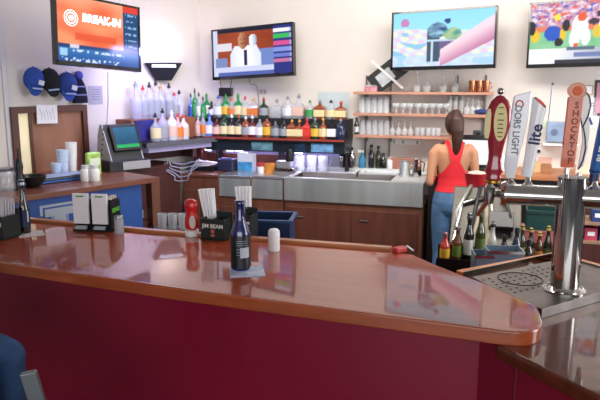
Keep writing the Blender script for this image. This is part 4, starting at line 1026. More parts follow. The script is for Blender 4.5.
# odd things on shelves
s, _ = WB(356.5, 134, .15); t = thing('sauce_bottle', 'small dark bottle with pale label, left end of bottom shelf', 'bottle', PB(s, .15, z3_)); bottle_parts(t, .024, .16, bm_('1c1c20'), pl_('c8ccd0'), mat('cap_k', '16161c'), seg=14)
s, _ = WB(481, 112, .15); t = thing('folded_cloth', 'dark blue folded cloth at right end of middle shelf', 'cloth', PB(s, .15, z2_), B_ANG); MB().sphere((0, 0, .025), .06, (1.1, .9, .42)).out('cloth', mat('cloth_navy', '2c3c74', .9, bump=.8, scale=14), t, smooth=60)
s, _ = WB(478, 134, .15); t = thing('small_camera', 'small dark gadget at right end of the bottom wall shelf', 'gadget', PB(s, .15, z3_), B_ANG)
MB().box((0, 0, .03), (.09, .05, .06)).out('gadget_body', mat('gadget_grey', '3c4244', .5), t, bevel=.006); MB().lathe([(.02, 0), (.018, .02)], seg=14, mx=Matrix.Translation((0, -.025, .032)) @ Matrix.Rotation(PI/2, 4, 'X')).out('lens', M_black, t)
s, _ = WB(371, 90, .14); t = thing('card_box', 'small pinkish box at left of the top wall shelf', 'box', PB(s, .14, z1_), B_ANG)
MB().box((0, 0, .025), (.12, .06, .05)).out('box_body', mat('box_pink', 'b88088', .6, var=.5, scale=30), t); MB().box((0, 0, .056), (.11, .055, .012)).out('lid', M_glassw, t)
# tilted black frame with white band leaning behind the tv
s, z = WB(388, 74.5, .07)
t = thing('tilted_frame', 'black framed board with white diagonal band leaning on the top shelf', 'picture frame', PB(s, .11, z), B_ANG)
fo = MB().box((0, 0, 0), (.20, .02, .36)).out('board', mat('frame_black', '141818', .5), t, ry=math.radians(52))
fo2 = MB().box((0, -.014, 0), (.40, .008, .022)).out('white_band', M_white, t, (-.0, 0, 0), ry=math.radians(40))
MB().box((.005, -.012, 0), (.12, .006, .16)).out('grey_print', mat('print_grey', 'b8bec0', .6, var=.3, scale=12), t, (-.02, 0, -.02), ry=math.radians(52))

# ---------------------------------------------------------------- things on the sink ledge and counters
def bk(px, off, z): s, _ = WB(px, 170, off); return PB(s, off, z)
for i, x in enumerate((342, 352)):
    t = thing('cocktail_shaker', ['left', 'right'][i]+' chrome cocktail shaker at the back of the long sink', 'shaker', bk(x, .10, zS if 0 else zbk), 0, 'cocktail shakers')
    MB().lathe([(.028, 0), (.036, .10), (.036, .11), (.022, .145), (.016, .15), (.016, .175), (0, .178)], seg=20).out('tin', M_chrome, t, smooth=50); MB().lathe([(.012, .176), (.013, .20), (0, .205)], seg=14).out('cap', M_black, t)
for i, (x, h, lab) in enumerate(((371, .23, 'tall dark bottle left one behind the sink faucet'), (378, .22, 'dark bottle with olive neck, right of the tall dark one'), (383, .15, 'short black bottle beside the white jar'))):
    t = thing('dark_bottle', lab, 'bottle', bk(x, .06, zbk)); bottle_parts(t, .028, h, bm_(['28242c', '28301c', '181418'][i]), None, mat('cap_k', '16161c'), seg=14)
t = thing('spray_bottle', 'blue liquid spray bottle at the back of the sink', 'spray bottle', bk(362, .06, zbk))
MB().lathe([(.034, 0), (.036, .01), (.036, .09), (.014, .13), (.012, .15)], seg=18).out('bottle_body', mat('cleaner_blue', '3c88b0', .2, alpha=.9), t, smooth=50)
MB().box((-.015, 0, .165), (.06, .02, .03)).out('trigger_head', M_white, t, bevel=.004)
t = thing('white_jar', 'white plastic jar at the back of the sink right side', 'jar', bk(390, .06, zbk)); MB().lathe([(.032, 0), (.033, .08), (.02, .095)], seg=18).out('jar', M_white, t, smooth=50); MB().lathe([(.021, .095), (.021, .115), (0, .116)], seg=14).out('lid', mat('jar_lid', 'd0d4d8'), t)
t = thing('steel_pot', 'brushed steel bar pot on right end of the sink', 'pot', bk(405, .30, zS)); MB().lathe([(.05, 0), (.052, .01), (.052, .14), (.055, .145), (.048, .145), (.046, .01), (0, .01)], seg=22).out('pot_body', M_steel, t, smooth=50); MB().tube([(.05, 0, .11), (.09, 0, .10), (.09, 0, .05), (.05, 0, .04)], .005, 6).out('handle', M_steel, t)
t = thing('steel_pitcher', 'tall polished pitcher at right corner of the sink', 'pitcher', bk(417, .30, zS)); MB().lathe([(.04, 0), (.045, .06), (.034, .13), (.038, .17), (.034, .17), (.03, .13), (0, .01)], seg=22).out('pitcher_body', M_chrome, t, smooth=50); MB().tube([(.036, 0, .15), (.07, 0, .13), (.06, 0, .05)], .005, 6).out('handle', M_black, t)
t = thing('wood_box', 'pink brown wooden box behind the steel pot', 'box', bk(404, .05, zbk), B_ANG); MB().box((0, 0, .05), (.28, .06, .10)).out('box_body', mat('box_rose_wood', 'b47868', .5, var=.2), t); MB().box((0, 0, .105), (.29, .07, .012)).out('lid', M_shelf, t)
zK = zS
for i, x in enumerate((300, 312, 323)):
    t = thing('plastic_pitcher', ['left', 'middle', 'right'][i]+' clear plastic pitcher on the left end of the sink', 'pitcher', bk(x, .20, zS+.0)); MB().lathe([(.045, 0), (.052, .16), (.049, .16), (.042, .01), (0, .01)], seg=18).out('pitcher_body', M_glassw, t, smooth=50); MB().tube([(.05, 0, .14), (.085, 0, .12), (.05, 0, .03)], .005, 6).out('handle', M_glassw, t)
t = thing('coffee_grinder', 'black and chrome bar appliance left of the pitchers', 'appliance', bk(286, .40, zS), B_ANG)
MB().box((0, 0, .03), (.20, .16, .06)).out('base', M_chrome, t, bevel=.01); MB().box((-.02, .02, .09), (.15, .10, .06)).out('motor', M_steel, t, bevel=.01); MB().lathe([(.04, .12), (.045, .20), (.03, .24), (0, .245)], (.04, 0, 0), 18).out('hopper', M_black, t, smooth=50)
for k_ in range(3): MB().sphere((-.07+.05*k_, -.085, .05), .012).out('knob', M_black, t)
t = thing('orange_tub', 'orange tub on the cabinet left of the bar appliance', 'tub', bk(270, .40, zS)); MB().lathe([(.055, 0), (.062, .08), (.066, .085), (.058, .085), (.05, .01), (0, .01)], seg=20).out('tub', mat('tub_orange', 'd88c34', .4), t, smooth=50); MB().sphere((0, 0, .07), .05, (1, 1, .4)).out('contents', mat('tub_contents', 'c06c24', .7, var=.4, scale=30), t)
t = thing('white_cup', 'white cup with red rim left of the orange tub', 'cup', bk(261, .42, zS)); MB().lathe([(.034, 0), (.042, .07)], seg=18).out('cup', M_white, t, smooth=50); MB().lathe([(.043, .06), (.043, .09), (0, .10)], seg=18).out('red_lid', mat('lid_red', 'b03438'), t)
t = thing('blue_carton', 'blue and white carton on the steel cabinet', 'carton', bk(247, .36, zS), B_ANG); MB().box((0, 0, .09), (.16, .10, .18)).out('carton_body', mat('carton_white', 'c4cad4', .5), t); MB().box((0, -.052, .05), (.15, .006, .09)).out('blue_band', mat('carton_blue', '3c88b8', .5, var=.4, scale=20), t)
t = thing('receipt_printer', 'dark receipt printer on the cabinet left of the carton', 'printer', bk(228, .40, zS), B_ANG); MB().box((0, 0, .06), (.17, .16, .12)).out('printer_body', mat('printer_dark', '262a44', .4), t, bevel=.012); MB().box((0, -.03, .125), (.11, .04, .012)).out('paper_slot', mat('printer_violet', '5858a8', .4), t)
t = thing('paper_pile', 'loose pile of papers in a black tray beside the printer', 'papers', bk(205, .45, zS), B_ANG); MB().box((0, 0, .02), (.26, .18, .04)).out('tray', M_black, t, bevel=.004)
for k_ in range(5): MB().box((.01*k_-.02, .004*k_, .046+.010*k_), (.20, .13, .004), rz=.12*k_-.2, ry=.06*k_-.1).out('sheet', M_paper if k_ % 2 else mat('cream_sheet', 'ccc0c8', .8), t)
# tangled cables in the corner
cb_ = MB(); random.seed(3)
for i in range(5):
    pts = []
    for k_ in range(9):
        f_ = k_/8; x = 166+34*f_+3*math.sin(k_*2+i); y = 158+16*math.sin(f_*PI)*(.5+.2*i)*.8+1.5*i
        s, z = WB(x, y, .84); pts.append(PB(s, .84+.012*i, max(z, .75) if True else z))
    cb_.tube(pts, .0045, 6)
tag(cb_.out('cable_bundle', mat('cable_grey', 'b4bcd0', .4), smooth=60), 'tangle of pale cables hanging in front of the corner cabinet', 'cables')
# monitor before the woman
s, z = WB(474, 150, .45)
mo = thing('computer_monitor', 'monitor with bright white screen in front of the woman', 'monitor', PB(s, .35, zR), B_ANG)
zc_ = WB(474, 151, .35)[1]-zR; k_ = ppm(mo.location)
MB().box((0, 0, zc_), (.33, .03, .29)).out('casing', M_black, mo, bevel=.004)
picture('screen', mo, .30, .22, 8, 6, lambda u, v: mixc(e_('f8fafa'), e_('e8ecf4'), u), M_scr, (0, -.0165, zc_-.01))
MB().box((0, .02, zc_/2), (.05, .03, zc_)).out('stand', M_black, mo); MB().box((0, 0, .008), (.2, .16, .016)).out('foot', M_black, mo)
# right wall items
def wpap(px0, py0, px1, py1, name, label, m, off=.004, cat='sign'):
    s0, z0 = WB(px0, py0, off); s1, z1 = WB(px1, py1, off)
    t = thing(name, label, cat, PB((s0+s1)/2, off, (z0+z1)/2), B_ANG); MB().box((0, 0, 0), (s1-s0, .006, z0-z1)).out('sheet', m, t); return t, s1-s0, z0-z1
wpap(318, 92, 349, 118, 'notice_sheet', 'pale grey green notice on the wall behind the amber bottles', mat('notice_pale', 'c4d0d4', .7, var=.05), cat='notice')
t, a_, b_ = wpap(572, 85, 592.5, 95, 'framed_certificate', 'thin gold framed certificate beside the orange tap handle', mat('frame_gold', 'b09468', .5), cat='picture frame'); MB().box((0, -.005, 0), (a_*.9, .004, b_*.8)).out('print', M_paper, t)
t, a_, b_ = wpap(584, 97, 596, 128, 'wall_sign', 'white sign with blue check mark beside the navy ribbon handle', mat('sign_white', 'dedfe0', .6)); MB().box((.01, -.005, -b_*.28), (.02, .004, .07), ry=-.4).out('blue_mark', mat('mark_blue', '2c3c74'), t)
for q in (.3, .22): MB().box((0, -.005, b_*q), (a_*.6, .003, .006)).out('print', mat('text_grey', '8c8c9c'), t)
t, a_, b_ = wpap(595.5, 80, 612, 116, 'framed_poster', 'dark framed poster cut by the right edge of the photo', mat('frame_dark', '2c2c30', .5), cat='picture frame'); MB().box((0, -.005, 0), (a_*.8, .004, b_*.85)).out('print', mat('print_pink', 'c088a0', .6, var=.3), t)
wpap(536, 121, 548, 128, 'green_note', 'pale green strip stuck on wall left of the radio', mat('note_green', 'cfe0bc', .7), cat='note')
t, a_, b_ = wpap(532, 148, 541, 156, 'wall_outlet', 'white wall socket with black plug beside the radio', M_white, cat='socket'); MB().box((.012, -.015, .01), (.04, .025, .03)).out('plug', M_black, t, bevel=.003)
t, a_, b_ = wpap(539, 157, 551, 170, 'pink_note', 'pink sheet on the wall above the back counter', mat('note_pink', 'd8b0a0', .7), cat='note')
t, a_, b_ = wpap(392, 139, 420, 145, 'label_strip', 'white label strip beneath the bottom wall shelf', M_white, cat='label')
for q in (-.42, -.1, .4): MB().box((a_*q, -.005, 0), (.02, .003, b_*.7)).out('print', mat('note_green2', '88b0a0'), t)
s, z = WB(560, 143, .12); t = thing('portable_radio', 'blue grey radio with raised antenna on a small wall bracket', 'radio', PB(s, .14, z), B_ANG); k_ = ppm(t.location)
MB().box((0, 0, .10), (.25, .09, .18)).out('radio_body', mat('radio_blue_grey', '8ca0bc', .4, var=.15), t, bevel=.012); MB().tube([(-.115, 0, .18), (-.10, 0, .52)], .006, 6).out('antenna', mat('antenna_grey', '7c808c', .3, metal=.6), t); MB().sphere((-.10, 0, .525), .010).out('antenna_tip', M_black, t)
MB().box((0, .045, -.01), (.3, .18, .02)).out('bracket', M_white, t); MB().lathe([(.03, 0), (.03, .006)], seg=18, mx=Matrix.Translation((-.06, -.045, .10)) @ Matrix.Rotation(PI/2, 4, 'X')).out('speaker_grille', mat('grille', '60708c'), t)
# wall plug + cable under middle tv
s, z = WB(227, 92, .02); t = thing('cable_box', 'small black box hanging on cables below the middle television', 'cable box', PB(s, .05, z), B_ANG); MB().box((0, 0, 0), (.14, .05, .09)).out('box_body', M_black, t, bevel=.006)
for q in (-.05, .05): MB().tube([(q, 0, .04), (q*1.3, .01, .12), (q, .03, .22)], .004, 6).out('cable', mat('cable_dark', '50545c'), t)
s, z = WB(262, 85, .01); tag(MB().tube([PB(WB(x, y, .01)[0], .01, WB(x, y, .01)[1]) for x, y in ((249, 78), (250, 84), (256, 85), (258, 92), (259, 104), (258, 116))], .003, 6).out('power_cord', mat('cable_dark', '50545c'), smooth=60), 'thin dark wire dropping from the middle television', 'cord')
t, a_, b_ = wpap(259.5, 89, 267, 94.5, 'wall_outlet', 'beige double socket on wall above the bottles', mat('socket_beige', 'c4bcb4', .5), cat='socket')
for q in (-.02, .02): MB().box((q, -.005, 0), (.012, .004, .02)).out('socket_hole', mat('grille', '60708c'), t)

# ---------------------------------------------------------------- items on right back counter
items = [(500, .10, .14, 'white carton low behind the maroon tap', 'ece8e4'), (532, .14, .09, 'tan paper bag on back counter behind taps', 'c8a878'), (545, .10, .07, 'brown snack box on the back counter behind the taps', '9c6c44'), (583, .13, .08, 'cream box on the back counter right of the tower', 'ddd0b8')]
for x, w_, h_, lab, c_ in items:
    t = thing('small_carton', lab, 'box', bk(x, .35, zR), B_ANG); MB().box((0, 0, h_/2), (w_, .1, h_)).out('carton_body', mat('carton_'+c_, c_, .6, var=.12), t, bevel=.004); MB().box((0, 0, h_), (w_*.96, .096, .006)).out('flap', mat('carton_'+c_, c_), t)

# ================================================================== WELL STATION behind the bar, right
wsP = at_y(500, 232, 4.15)
ws = thing('ice_well', 'grey steel ice well with sloped lid behind the taps', 'ice well', (wsP.x-.03, 4.38, 0), B_ANG)
tan = mat('weathered_steel', '504d46', .45, metal=.5, var=.2, scale=5)
MB().box((0, 0, .375), (.46, .5, .75)).out('cabinet_body', mat('well_dark', '2a2a2c', .4, metal=.5), ws)
MB().prism([(-.25, .75), (.25, .75), (.25, 1.13), (.10, 1.15), (-.25, .82)], -.23, .23, Matrix(((0, 0, 1, 0), (1, 0, 0, 0), (0, 1, 0, 0), (0, 0, 0, 1)))).out('sloped_lid', tan, ws, bevel=.006)
MB().tube([(-.20, -.26, .84), (-.17, -.03, 1.05), (.0, .02, 1.10)], .014, 8).out('lid_bar', M_chrome, ws, smooth=50)
MB().tube([(-.10, -.28, .72), (-.06, -.2, .88), (-.04, -.05, 1.03)], .022, 8).out('hose', mat('hose_tan', 'a89c84', .5), ws, smooth=50)
MB().tube([(-.02, -.28, .72), (.02, -.22, .86), (.0, -.05, 1.04)], .018, 8).out('hose', mat('hose_tan', 'a89c84'), ws, smooth=50)
MB().box((.0, -.262, .785), (.46, .012, .06)).out('front_rail', M_steel, ws)
t = thing('red_bucket', 'red tub on the ice well behind the faucet', 'bucket', ws.matrix_basis @ Vector((-.08, .17, 1.15)), 0); MB().lathe([(.07, 0), (.085, .09), (.09, .095), (.08, .095), (.065, .01), (0, .01)], seg=22).out('tub', mat('bucket_red', 'c0202c', .35), t, smooth=50); MB().sphere((0, 0, .085), .07, (1, 1, .35)).out('contents', mat('ice_grey', 'b8b0a8', .5, var=.3), t)
for i, (x, y, w_) in enumerate(((472, 268, 17), (503, 265, 34))):
    P = at_y(482 if i == 0 else 503, 262, 3.7); w__ = w_/ppm(P)
    t = thing('steel_bin', ['small', 'wide'][i]+' square steel bin hanging behind the bar end', 'bin', (P.x, 3.7, .52), -.1, 'steel bins')
    hh = P.z+.02+.04-.52 if i == 0 else P.z+.085-.52
    mb = MB(); 
    for c_, d_ in (((0, -.07, hh/2), (w__, .006, hh)), ((0, .07, hh/2), (w__, .006, hh)), ((-w__/2, 0, hh/2), (.006, .14, hh)), ((w__/2, 0, hh/2), (.006, .14, hh)), ((0, 0, .004), (w__, .14, .008))): mb.box(c_, d_)
    mb.out('bin_body', mat('bin_steel', '8ea0b0', .3, metal=.5), t); MB().box((0, -.073, hh-.008), (w__+.01, .012, .016)).out('rim', M_chrome, t)
# speed rail with bottles
P0 = at_y(457, 262, 3.95)
sr = thing('speed_rail', 'black speed rail holding bottles beside the ice well', 'bottle rack', (P0.x+.03, 3.98, 0), B_ANG)
zr = .74
MB().box((0, 0, zr-.01), (.30, .14, .02)).out('rack_floor', M_black, sr); MB().box((0, -.075, zr+.02), (.30, .008, .05)).out('rack_front', M_black, sr); MB().box((0, .075, zr+.05), (.30, .008, .10)).out('rack_back', M_black, sr)
for q in (-1, 1): MB().box((q*.14, 0, zr/2-.01), (.025, .1, zr-.02)).out('rack_leg', M_black, sr)
rail = [(-.10, -.02, .20, 'r', 'y', 'red and yellow label bottle with pourer at left of the speed rail', 'c03c2c', 'e8b830'), (-.025, .0, .24, 'g', 'g', 'brown bottle with green band second in the speed rail', '6c4020', '70903c'), (.045, .0, .33, 'k', 'w', 'tall dark bottle with white label in the speed rail', '1c2418', 'd0d0c8'), (.115, .01, .35, 'k', 'g', 'olive bottle at the right end of the speed rail', '3c4420', '5c7030')]
for x, y, h, _, _, lab, c1, c2 in rail:
    t = thing('rail_bottle', lab, 'bottle', sr.matrix_basis @ Vector((x, y, zr)), .1, 'speed rail bottles'); bottle_parts(t, .032, h, bm_(c1), pl_(c2), mat('cap_s2', 'b8bcc0', .2, metal=1), lab=(.2, .5), seg=16)
fr_ = thing('speed_rail', 'second speed rail with dark bottles in front of the ice well lid', 'bottle rack', (wsP.x+.02, 4.00, 0), B_ANG)
MB().box((0, 0, .69), (.30, .10, .02)).out('rack_floor', M_black, fr_); MB().box((0, -.05, .72), (.30, .008, .05)).out('rack_front', M_steel, fr_)
for q in (-1, 1): MB().box((q*.13, 0, .34), (.025, .08, .68)).out('rack_leg', M_black, fr_)
for i, (x, h, c1, c2, lab) in enumerate(((-.11, .30, 'b8b4a8', 'e0dcd0', 'pale bottle with cream label, left end of the second speed rail'), (-.035, .22, '20201c', '6c6c60', 'short dark bottle second in the rail before the ice well'), (.04, .27, '1c2440', '3c5890', 'navy bottle with blue label before the ice well lid'), (.115, .20, '302418', '7c5c38', 'squat brown bottle at right end of the second speed rail'))):
    t = thing('rail_bottle', lab, 'bottle', fr_.matrix_basis @ Vector((x, 0, .70)), .1, 'second speed rail bottles'); bottle_parts(t, .031, h, bm_(c1), pl_(c2), mat('cap_k', '16161c'), lab=(.2, .5), seg=16)
for k_ in range(4):
    MB().tube([(-.22+.13*k_, -.20, .80), (-.20+.12*k_, -.10-.02*k_, 1.0), (-.12+.07*k_, .06, 1.155), (-.10+.06*k_, .20, 1.165)], .012, 8).out('beverage_line', mat('line_dark', '1c1c1c', .5) if k_ % 2 else mat('line_steel', 'a0a098', .3, metal=.6), ws, smooth=50)
MB().box((.10, -.16, .97), (.16, .05, .13), rx=-.8).out('control_box', M_black, ws, bevel=.006)
# cluttered bottles right of the ice well
P0 = at_y(530, 262, 4.2)
rk = thing('bottle_rack', 'low dark rack of bottles between ice well and tower', 'bottle rack', (P0.x+.10, 4.24, 0), B_ANG)
MB().box((0, 0, .64), (.34, .22, .02)).out('rack_floor', M_black, rk); MB().box((0, -.11, .68), (.34, .01, .08)).out('rack_front', M_black, rk)
for q in (-1, 1): MB().box((q*.155, 0, .315), (.025, .2, .63)).out('rack_leg', M_black, rk)
cl = [('2c3418', '8c8048'), ('1c2c1c', 'c8c4b0'), ('4c2c14', 'b06c30'), ('202418', '50603c'), ('c86428', 'e09048'), ('3c3c44', 'a8a8a8')]
cn = ['olive', 'dark green', 'brown', 'blackish green', 'orange', 'charcoal']
for i, (c1, c2) in enumerate(cl):
    t = thing('rail_bottle', '%s bottle in the low rack left of the beer tower' % cn[i], 'bottle', rk.matrix_basis @ Vector((-.14+.056*i, .02*(i % 2), .65)), 0, 'low rack bottles'); bottle_parts(t, .026, .27-.02*(i % 3), bm_(c1), pl_(c2), mat('cap_y', 'c8a050'), seg=16)
# green crate over pink carton on a stand
P0 = at_y(541, 240, 4.75); zst = P0.z
st = thing('equipment_stand', 'dark stand carrying the pink carton and green crate', 'stand', (P0.x+.02, 4.77, 0), B_ANG)
MB().box((0, 0, zst-.015), (.42, .32, .03)).out('stand_top', M_cabd, st); 
for x in (-1, 1):
    for y in (-1, 1): MB().box((x*.19, y*.14, (zst-.03)/2), (.03, .03, zst-.03)).out('leg', M_black, st)
hp = 11.5/ppm(P0)
t = thing('pink_carton', 'flat pink carton beneath the dark green crate', 'carton', st.matrix_basis @ Vector((0, 0, zst)), B_ANG); MB().box((0, 0, hp/2), (.30, .24, hp)).out('carton_body', mat('carton_rose', 'a85c5c', .6, var=.15), t); MB().box((0, 0, hp+.001), (.31, .25, .006)).out('lid', mat('carton_rose_light', 'b87470', .6), t)
t = thing('green_crate', 'dark green crate standing on the pink carton', 'crate', st.matrix_basis @ Vector((0, 0, zst+hp+.004)), B_ANG); hg = 20/ppm(P0)
gm = mat('crate_green', '123c38', .5)
MB().box((0, 0, .01), (.26, .22, .02)).out('crate_floor', gm, t)
for c_, d_ in (((0, -.11, hg/2), (.26, .01, hg)), ((0, .11, hg/2), (.26, .01, hg)), ((-.13, 0, hg/2), (.01, .22, hg)), ((.13, 0, hg/2), (.01, .22, hg))): MB().box(c_, d_).out('crate_wall', gm, t)
MB().box((0, -.118, hg-.01), (.28, .01, .02)).out('rim', gm, t)
# shelf with boxes at right edge
P0 = at_y(600, 240, 4.6); zz1 = P0.z; zz2 = at_y(600, 221.5, 4.6).z
sf = thing('stock_shelf', 'small stock shelf right of the beer tower column', 'shelf', (P0.x+.10, 4.65, 0), B_ANG)
for zq in (zz1, zz2, .3): MB().box((0, 0, zq-.01), (.44, .28, .02)).out('board', mat('stock_shelf_wood', '9c7c64', .5, var=.2), sf)
for q in (-1, 1): MB().box((q*.225, 0, (zz2+.16)/2), (.02, .28, zz2+.16)).out('side', mat('stock_cream', 'd8ccbc', .5), sf)
for i, (x, zq, c_, lab) in enumerate(((-.15, zz1, 'b83c58', 'crimson packet on the lower board of the stock shelf'), (-.05, zz1, '3c4c98', 'blue packet on the lower board of the stock shelf'), (.08, zz1, '6c3c78', 'violet packet on the lower board of the stock shelf'), (-.11, zz2, '203c78', 'navy packet on the upper board of the stock shelf'), (.03, zz2, '4878b0', 'pale blue packet on the upper board of the stock shelf'))):
    t = thing('packet', lab, 'packet', sf.matrix_basis @ Vector((x, -.04, zq)), B_ANG); MB().box((0, 0, .045), (.085, .14, .09)).out('packet_body', mat('packet_'+c_, c_, .5, var=.2), t, bevel=.002); MB().box((0, -.071, .05), (.05, .003, .03)).out('print', M_paper, t)
# blue tub behind the bar
P0 = at_y(266, 222, 3.65); hb_ = .17
bt = thing('blue_tub', 'dark blue plastic bus tub behind the bar caddies', 'tub', (P0.x, 3.80, P0.z-hb_), -.12)
mb = MB(); wv, dv = .30, .24
for c_, d_ in (((0, -dv/2, hb_/2), (wv, .008, hb_)), ((0, dv/2, hb_/2), (wv, .008, hb_)), ((-wv/2, 0, hb_/2), (.008, dv, hb_)), ((wv/2, 0, hb_/2), (.008, dv, hb_)), ((0, 0, .005), (wv, dv, .01))): mb.box(c_, d_)
mb.out('tub_body', M_navy, bt)
mb = MB()
for c_, d_ in (((0, -dv/2-.008, hb_), (wv+.04, .024, .014)), ((0, dv/2+.008, hb_), (wv+.04, .024, .014)), ((-wv/2-.008, 0, hb_), (.024, dv, .014)), ((wv/2+.008, 0, hb_), (.024, dv, .014))): mb.box(c_, d_)
mb.out('rim', mat('tub_rim', '2c4c7c', .35), bt)
t = thing('tub_stand', 'white under bar stand carrying the blue tub', 'stand', (P0.x, 3.80, 0), -.12); ht_ = P0.z-hb_
MB().box((0, 0, ht_/2), (wv+.02, dv, ht_-.002)).out('stand_body', mat('stand_white', 'b8bcc0', .4), t); MB().box((0, -dv/2-.004, ht_-.02), (wv+.02, .01, .03)).out('stand_lip', M_steel, t)
# glasses behind ketchup
P0 = at_y(172, 225, 4.2)
t = thing('glass_rack', 'dark rack of glasses behind the ketchup bottle', 'rack', (P0.x, 4.25, 0), .3); MB().box((0, 0, P0.z/2-.02), (.24, .24, P0.z-.04)).out('rack_body', mat('rack_dark', '1c2028', .5), t); MB().box((0, -.122, P0.z-.06), (.24, .006, .05)).out('rack_band', mat('rack_blue', '38506c', .4), t)
for i in range(3):
    o = MB().lathe(mk_glass('tumbler', .11, .034), seg=16, cap=False).out('bar_tumbler', M_glass, None, (P0.x-.07+.07*i, 4.23, P0.z-.038), smooth=50); tag(o, 'clear tumbler in the dark rack behind the ketchup bottle', 'glass', 'tumblers in the dark rack')

# ================================================================== PEOPLE
def remeshed(mb, vox, smooth=4):
    me = bpy.data.meshes.new('tmpbody'); bmesh.ops.recalc_face_normals(mb.bm, faces=mb.bm.faces); mb.bm.to_mesh(me); mb.bm.free()
    o = bpy.data.objects.new('tmp', me); COL.objects.link(o)
    m = o.modifiers.new('r', 'REMESH'); m.mode = 'VOXEL'; m.voxel_size = vox
    s_ = o.modifiers.new('s', 'SMOOTH'); s_.iterations = smooth; s_.factor = .5
    bpy.context.view_layer.update()
    r = bpy.data.meshes.new_from_object(o.evaluated_get(bpy.context.evaluated_depsgraph_get())); bpy.data.objects.remove(o)
    return r
def limb(mb, pts, seg=16):   # pts (x,y,z,ra,rb)
    mb.tube([p[:3] for p in pts], 0, seg, rr=[(p[3], p[4] if len(p) > 4 else p[3]) for p in pts])
    for p in (pts[0], pts[-1]): mb.sphere(p[:3], p[3]*.98, seg=12)
def ztorso(mb, rings, seg=24):
    rs = []
    for (z, rx, ry, x, y) in rings: rs.append([mb.bm.verts.new((x+rx*math.cos(2*PI*i/seg), y+ry*math.sin(2*PI*i/seg), z)) for i in range(seg)])
    for A, Bq in zip(rs, rs[1:]):
        for i in range(seg): mb.bm.faces.new((A[i], A[(i+1) % seg], Bq[(i+1) % seg], Bq[i]))
    mb.bm.faces.new(rs[0][::-1]); mb.bm.faces.new(rs[-1])
def hand(mb, c, d, side, r=.0085):
    c = Vector(c); d = Vector(d).normalized(); w_ = Vector((0, 0, 1)).cross(d).normalized(); up = d.cross(w_)
    mb.tube([c, c+d*.04, c+d*.075], 0, 12, rr=[(.024, .016), (.036, .014), (.036, .012)])
    for i, L in enumerate((.062, .072, .068, .052)):
        b = c+d*.07+w_*(.027-.018*i)
        mb.tube([b-d*.02, b+d*L*.5-up*.004, b+d*L*.85-up*.02, b+d*L*.95-up*.035], r, 8, rr=[r, r, r*.9, r*.7])
    th = c+d*.02+w_*.028*side
    mb.tube([c+d*.01, th+d*.015+w_*.012*side, th+d*.045+w_*.02*side], r, 8, rr=[r*1.4, r*1.2, r*.9])
def extract(me, pred, off, name, m, parent, thick=.0):
    bm = bmesh.new(); bm.from_mesh(me)
    bm.normal_update()
    dl = [f for f in bm.faces if not pred(f.calc_center_median(), f.normal)]
    for v in bm.verts: v.co += v.normal*off
    bmesh.ops.delete(bm, geom=dl, context='FACES')
    for _ in range(3): bmesh.ops.smooth_vert(bm, verts=[v for v in bm.verts if v.is_boundary], factor=.5, use_axis_x=True, use_axis_y=True, use_axis_z=True)
    r = bpy.data.meshes.new(name); bm.to_mesh(r); bm.free(); r.materials.append(m)
    for p_ in r.polygons: p_.use_smooth = True
    o = bpy.data.objects.new(name, r); COL.objects.link(o); o.parent = parent; return o
# ---- woman
wP = at_y(453, 200, 5.4)
wo = thing('person', 'woman in red racerback top and jeans, seen from behind, at the monitor', 'person', (wP.x-.05, 5.25, 0), -.05); wo.scale = (.92, .95, 1.06)
mb = MB()
ztorso(mb, [(.76, .13, .10, 0, -.005), (.80, .155, .115, 0, -.01), (.86, .165, .12, 0, -.012), (.92, .150, .105, 0, -.004), (.98, .122, .088, 0, .0), (1.04, .118, .085, 0, .003), (1.12, .135, .095, 0, .005), (1.20, .150, .098, 0, .0), (1.25, .155, .088, 0, -.005), (1.285, .135, .070, 0, -.008), (1.31, .085, .055, 0, -.005), (1.33, .05, .048, 0, 0)])
limb(mb, [(0, .0, 1.28, .048), (0, .008, 1.35, .044), (0, .018, 1.40, .046)])
mb.sphere((0, .022, 1.455), .085, (.88, 1.08, 1.12), 20); mb.sphere((0, .06, 1.425), .055, (.9, .9, 1.1), 14)   # skull, jaw
mb.sphere((0, .118, 1.44), .013, (.8, 1, 1.2), 8)     # nose
for s_ in (-1, 1):
    mb.sphere((s_*.077, .02, 1.445), .017, (.45, .8, 1.25), 10)  # ear
    limb(mb, [(s_*.135, -.005, 1.262, .052), (s_*.172, -.005, 1.23, .048), (s_*.192, -.012, 1.12, .040), (s_*.203, -.018, 1.01, .034)])
    limb(mb, [(s_*.203, -.018, 1.01, .034), (s_*.19, .09, .99, .032), (s_*.16, .19, 1.0, .022)])
    hand(mb, (s_*.158, .195, 1.0), (-s_*.2, 1, .0), -s_)
    limb(mb, [(s_*.078, -.005, .82, .092), (s_*.086, .0, .70, .082), (s_*.088, .006, .55, .066), (s_*.088, .004, .44, .055), (s_*.09, -.012, .34, .056), (s_*.092, -.01, .20, .042), (s_*.092, -.01, .09, .034)])
    mb.tube([(s_*.092, -.045, .035), (s_*.094, .03, .04), (s_*.098, .12, .028), (s_*.1, .165, .022)], 0, 12, rr=[(.034, .034), (.038, .038), (.042, .026), (.03, .018)])
me = remeshed(mb, .0085); me.materials.append(M_skin)
for p_ in me.polygons: p_.use_smooth = True
body = bpy.data.objects.new('body', me); COL.objects.link(body); body.parent = wo
def p_jeans(c, n): return .075 < c.z < .96 and abs(c.x) < .20 and not (abs(c.x) > .165 and c.z > .86) and c.y < .15
extract(me, p_jeans, .008, 'jeans', M_denim, wo)
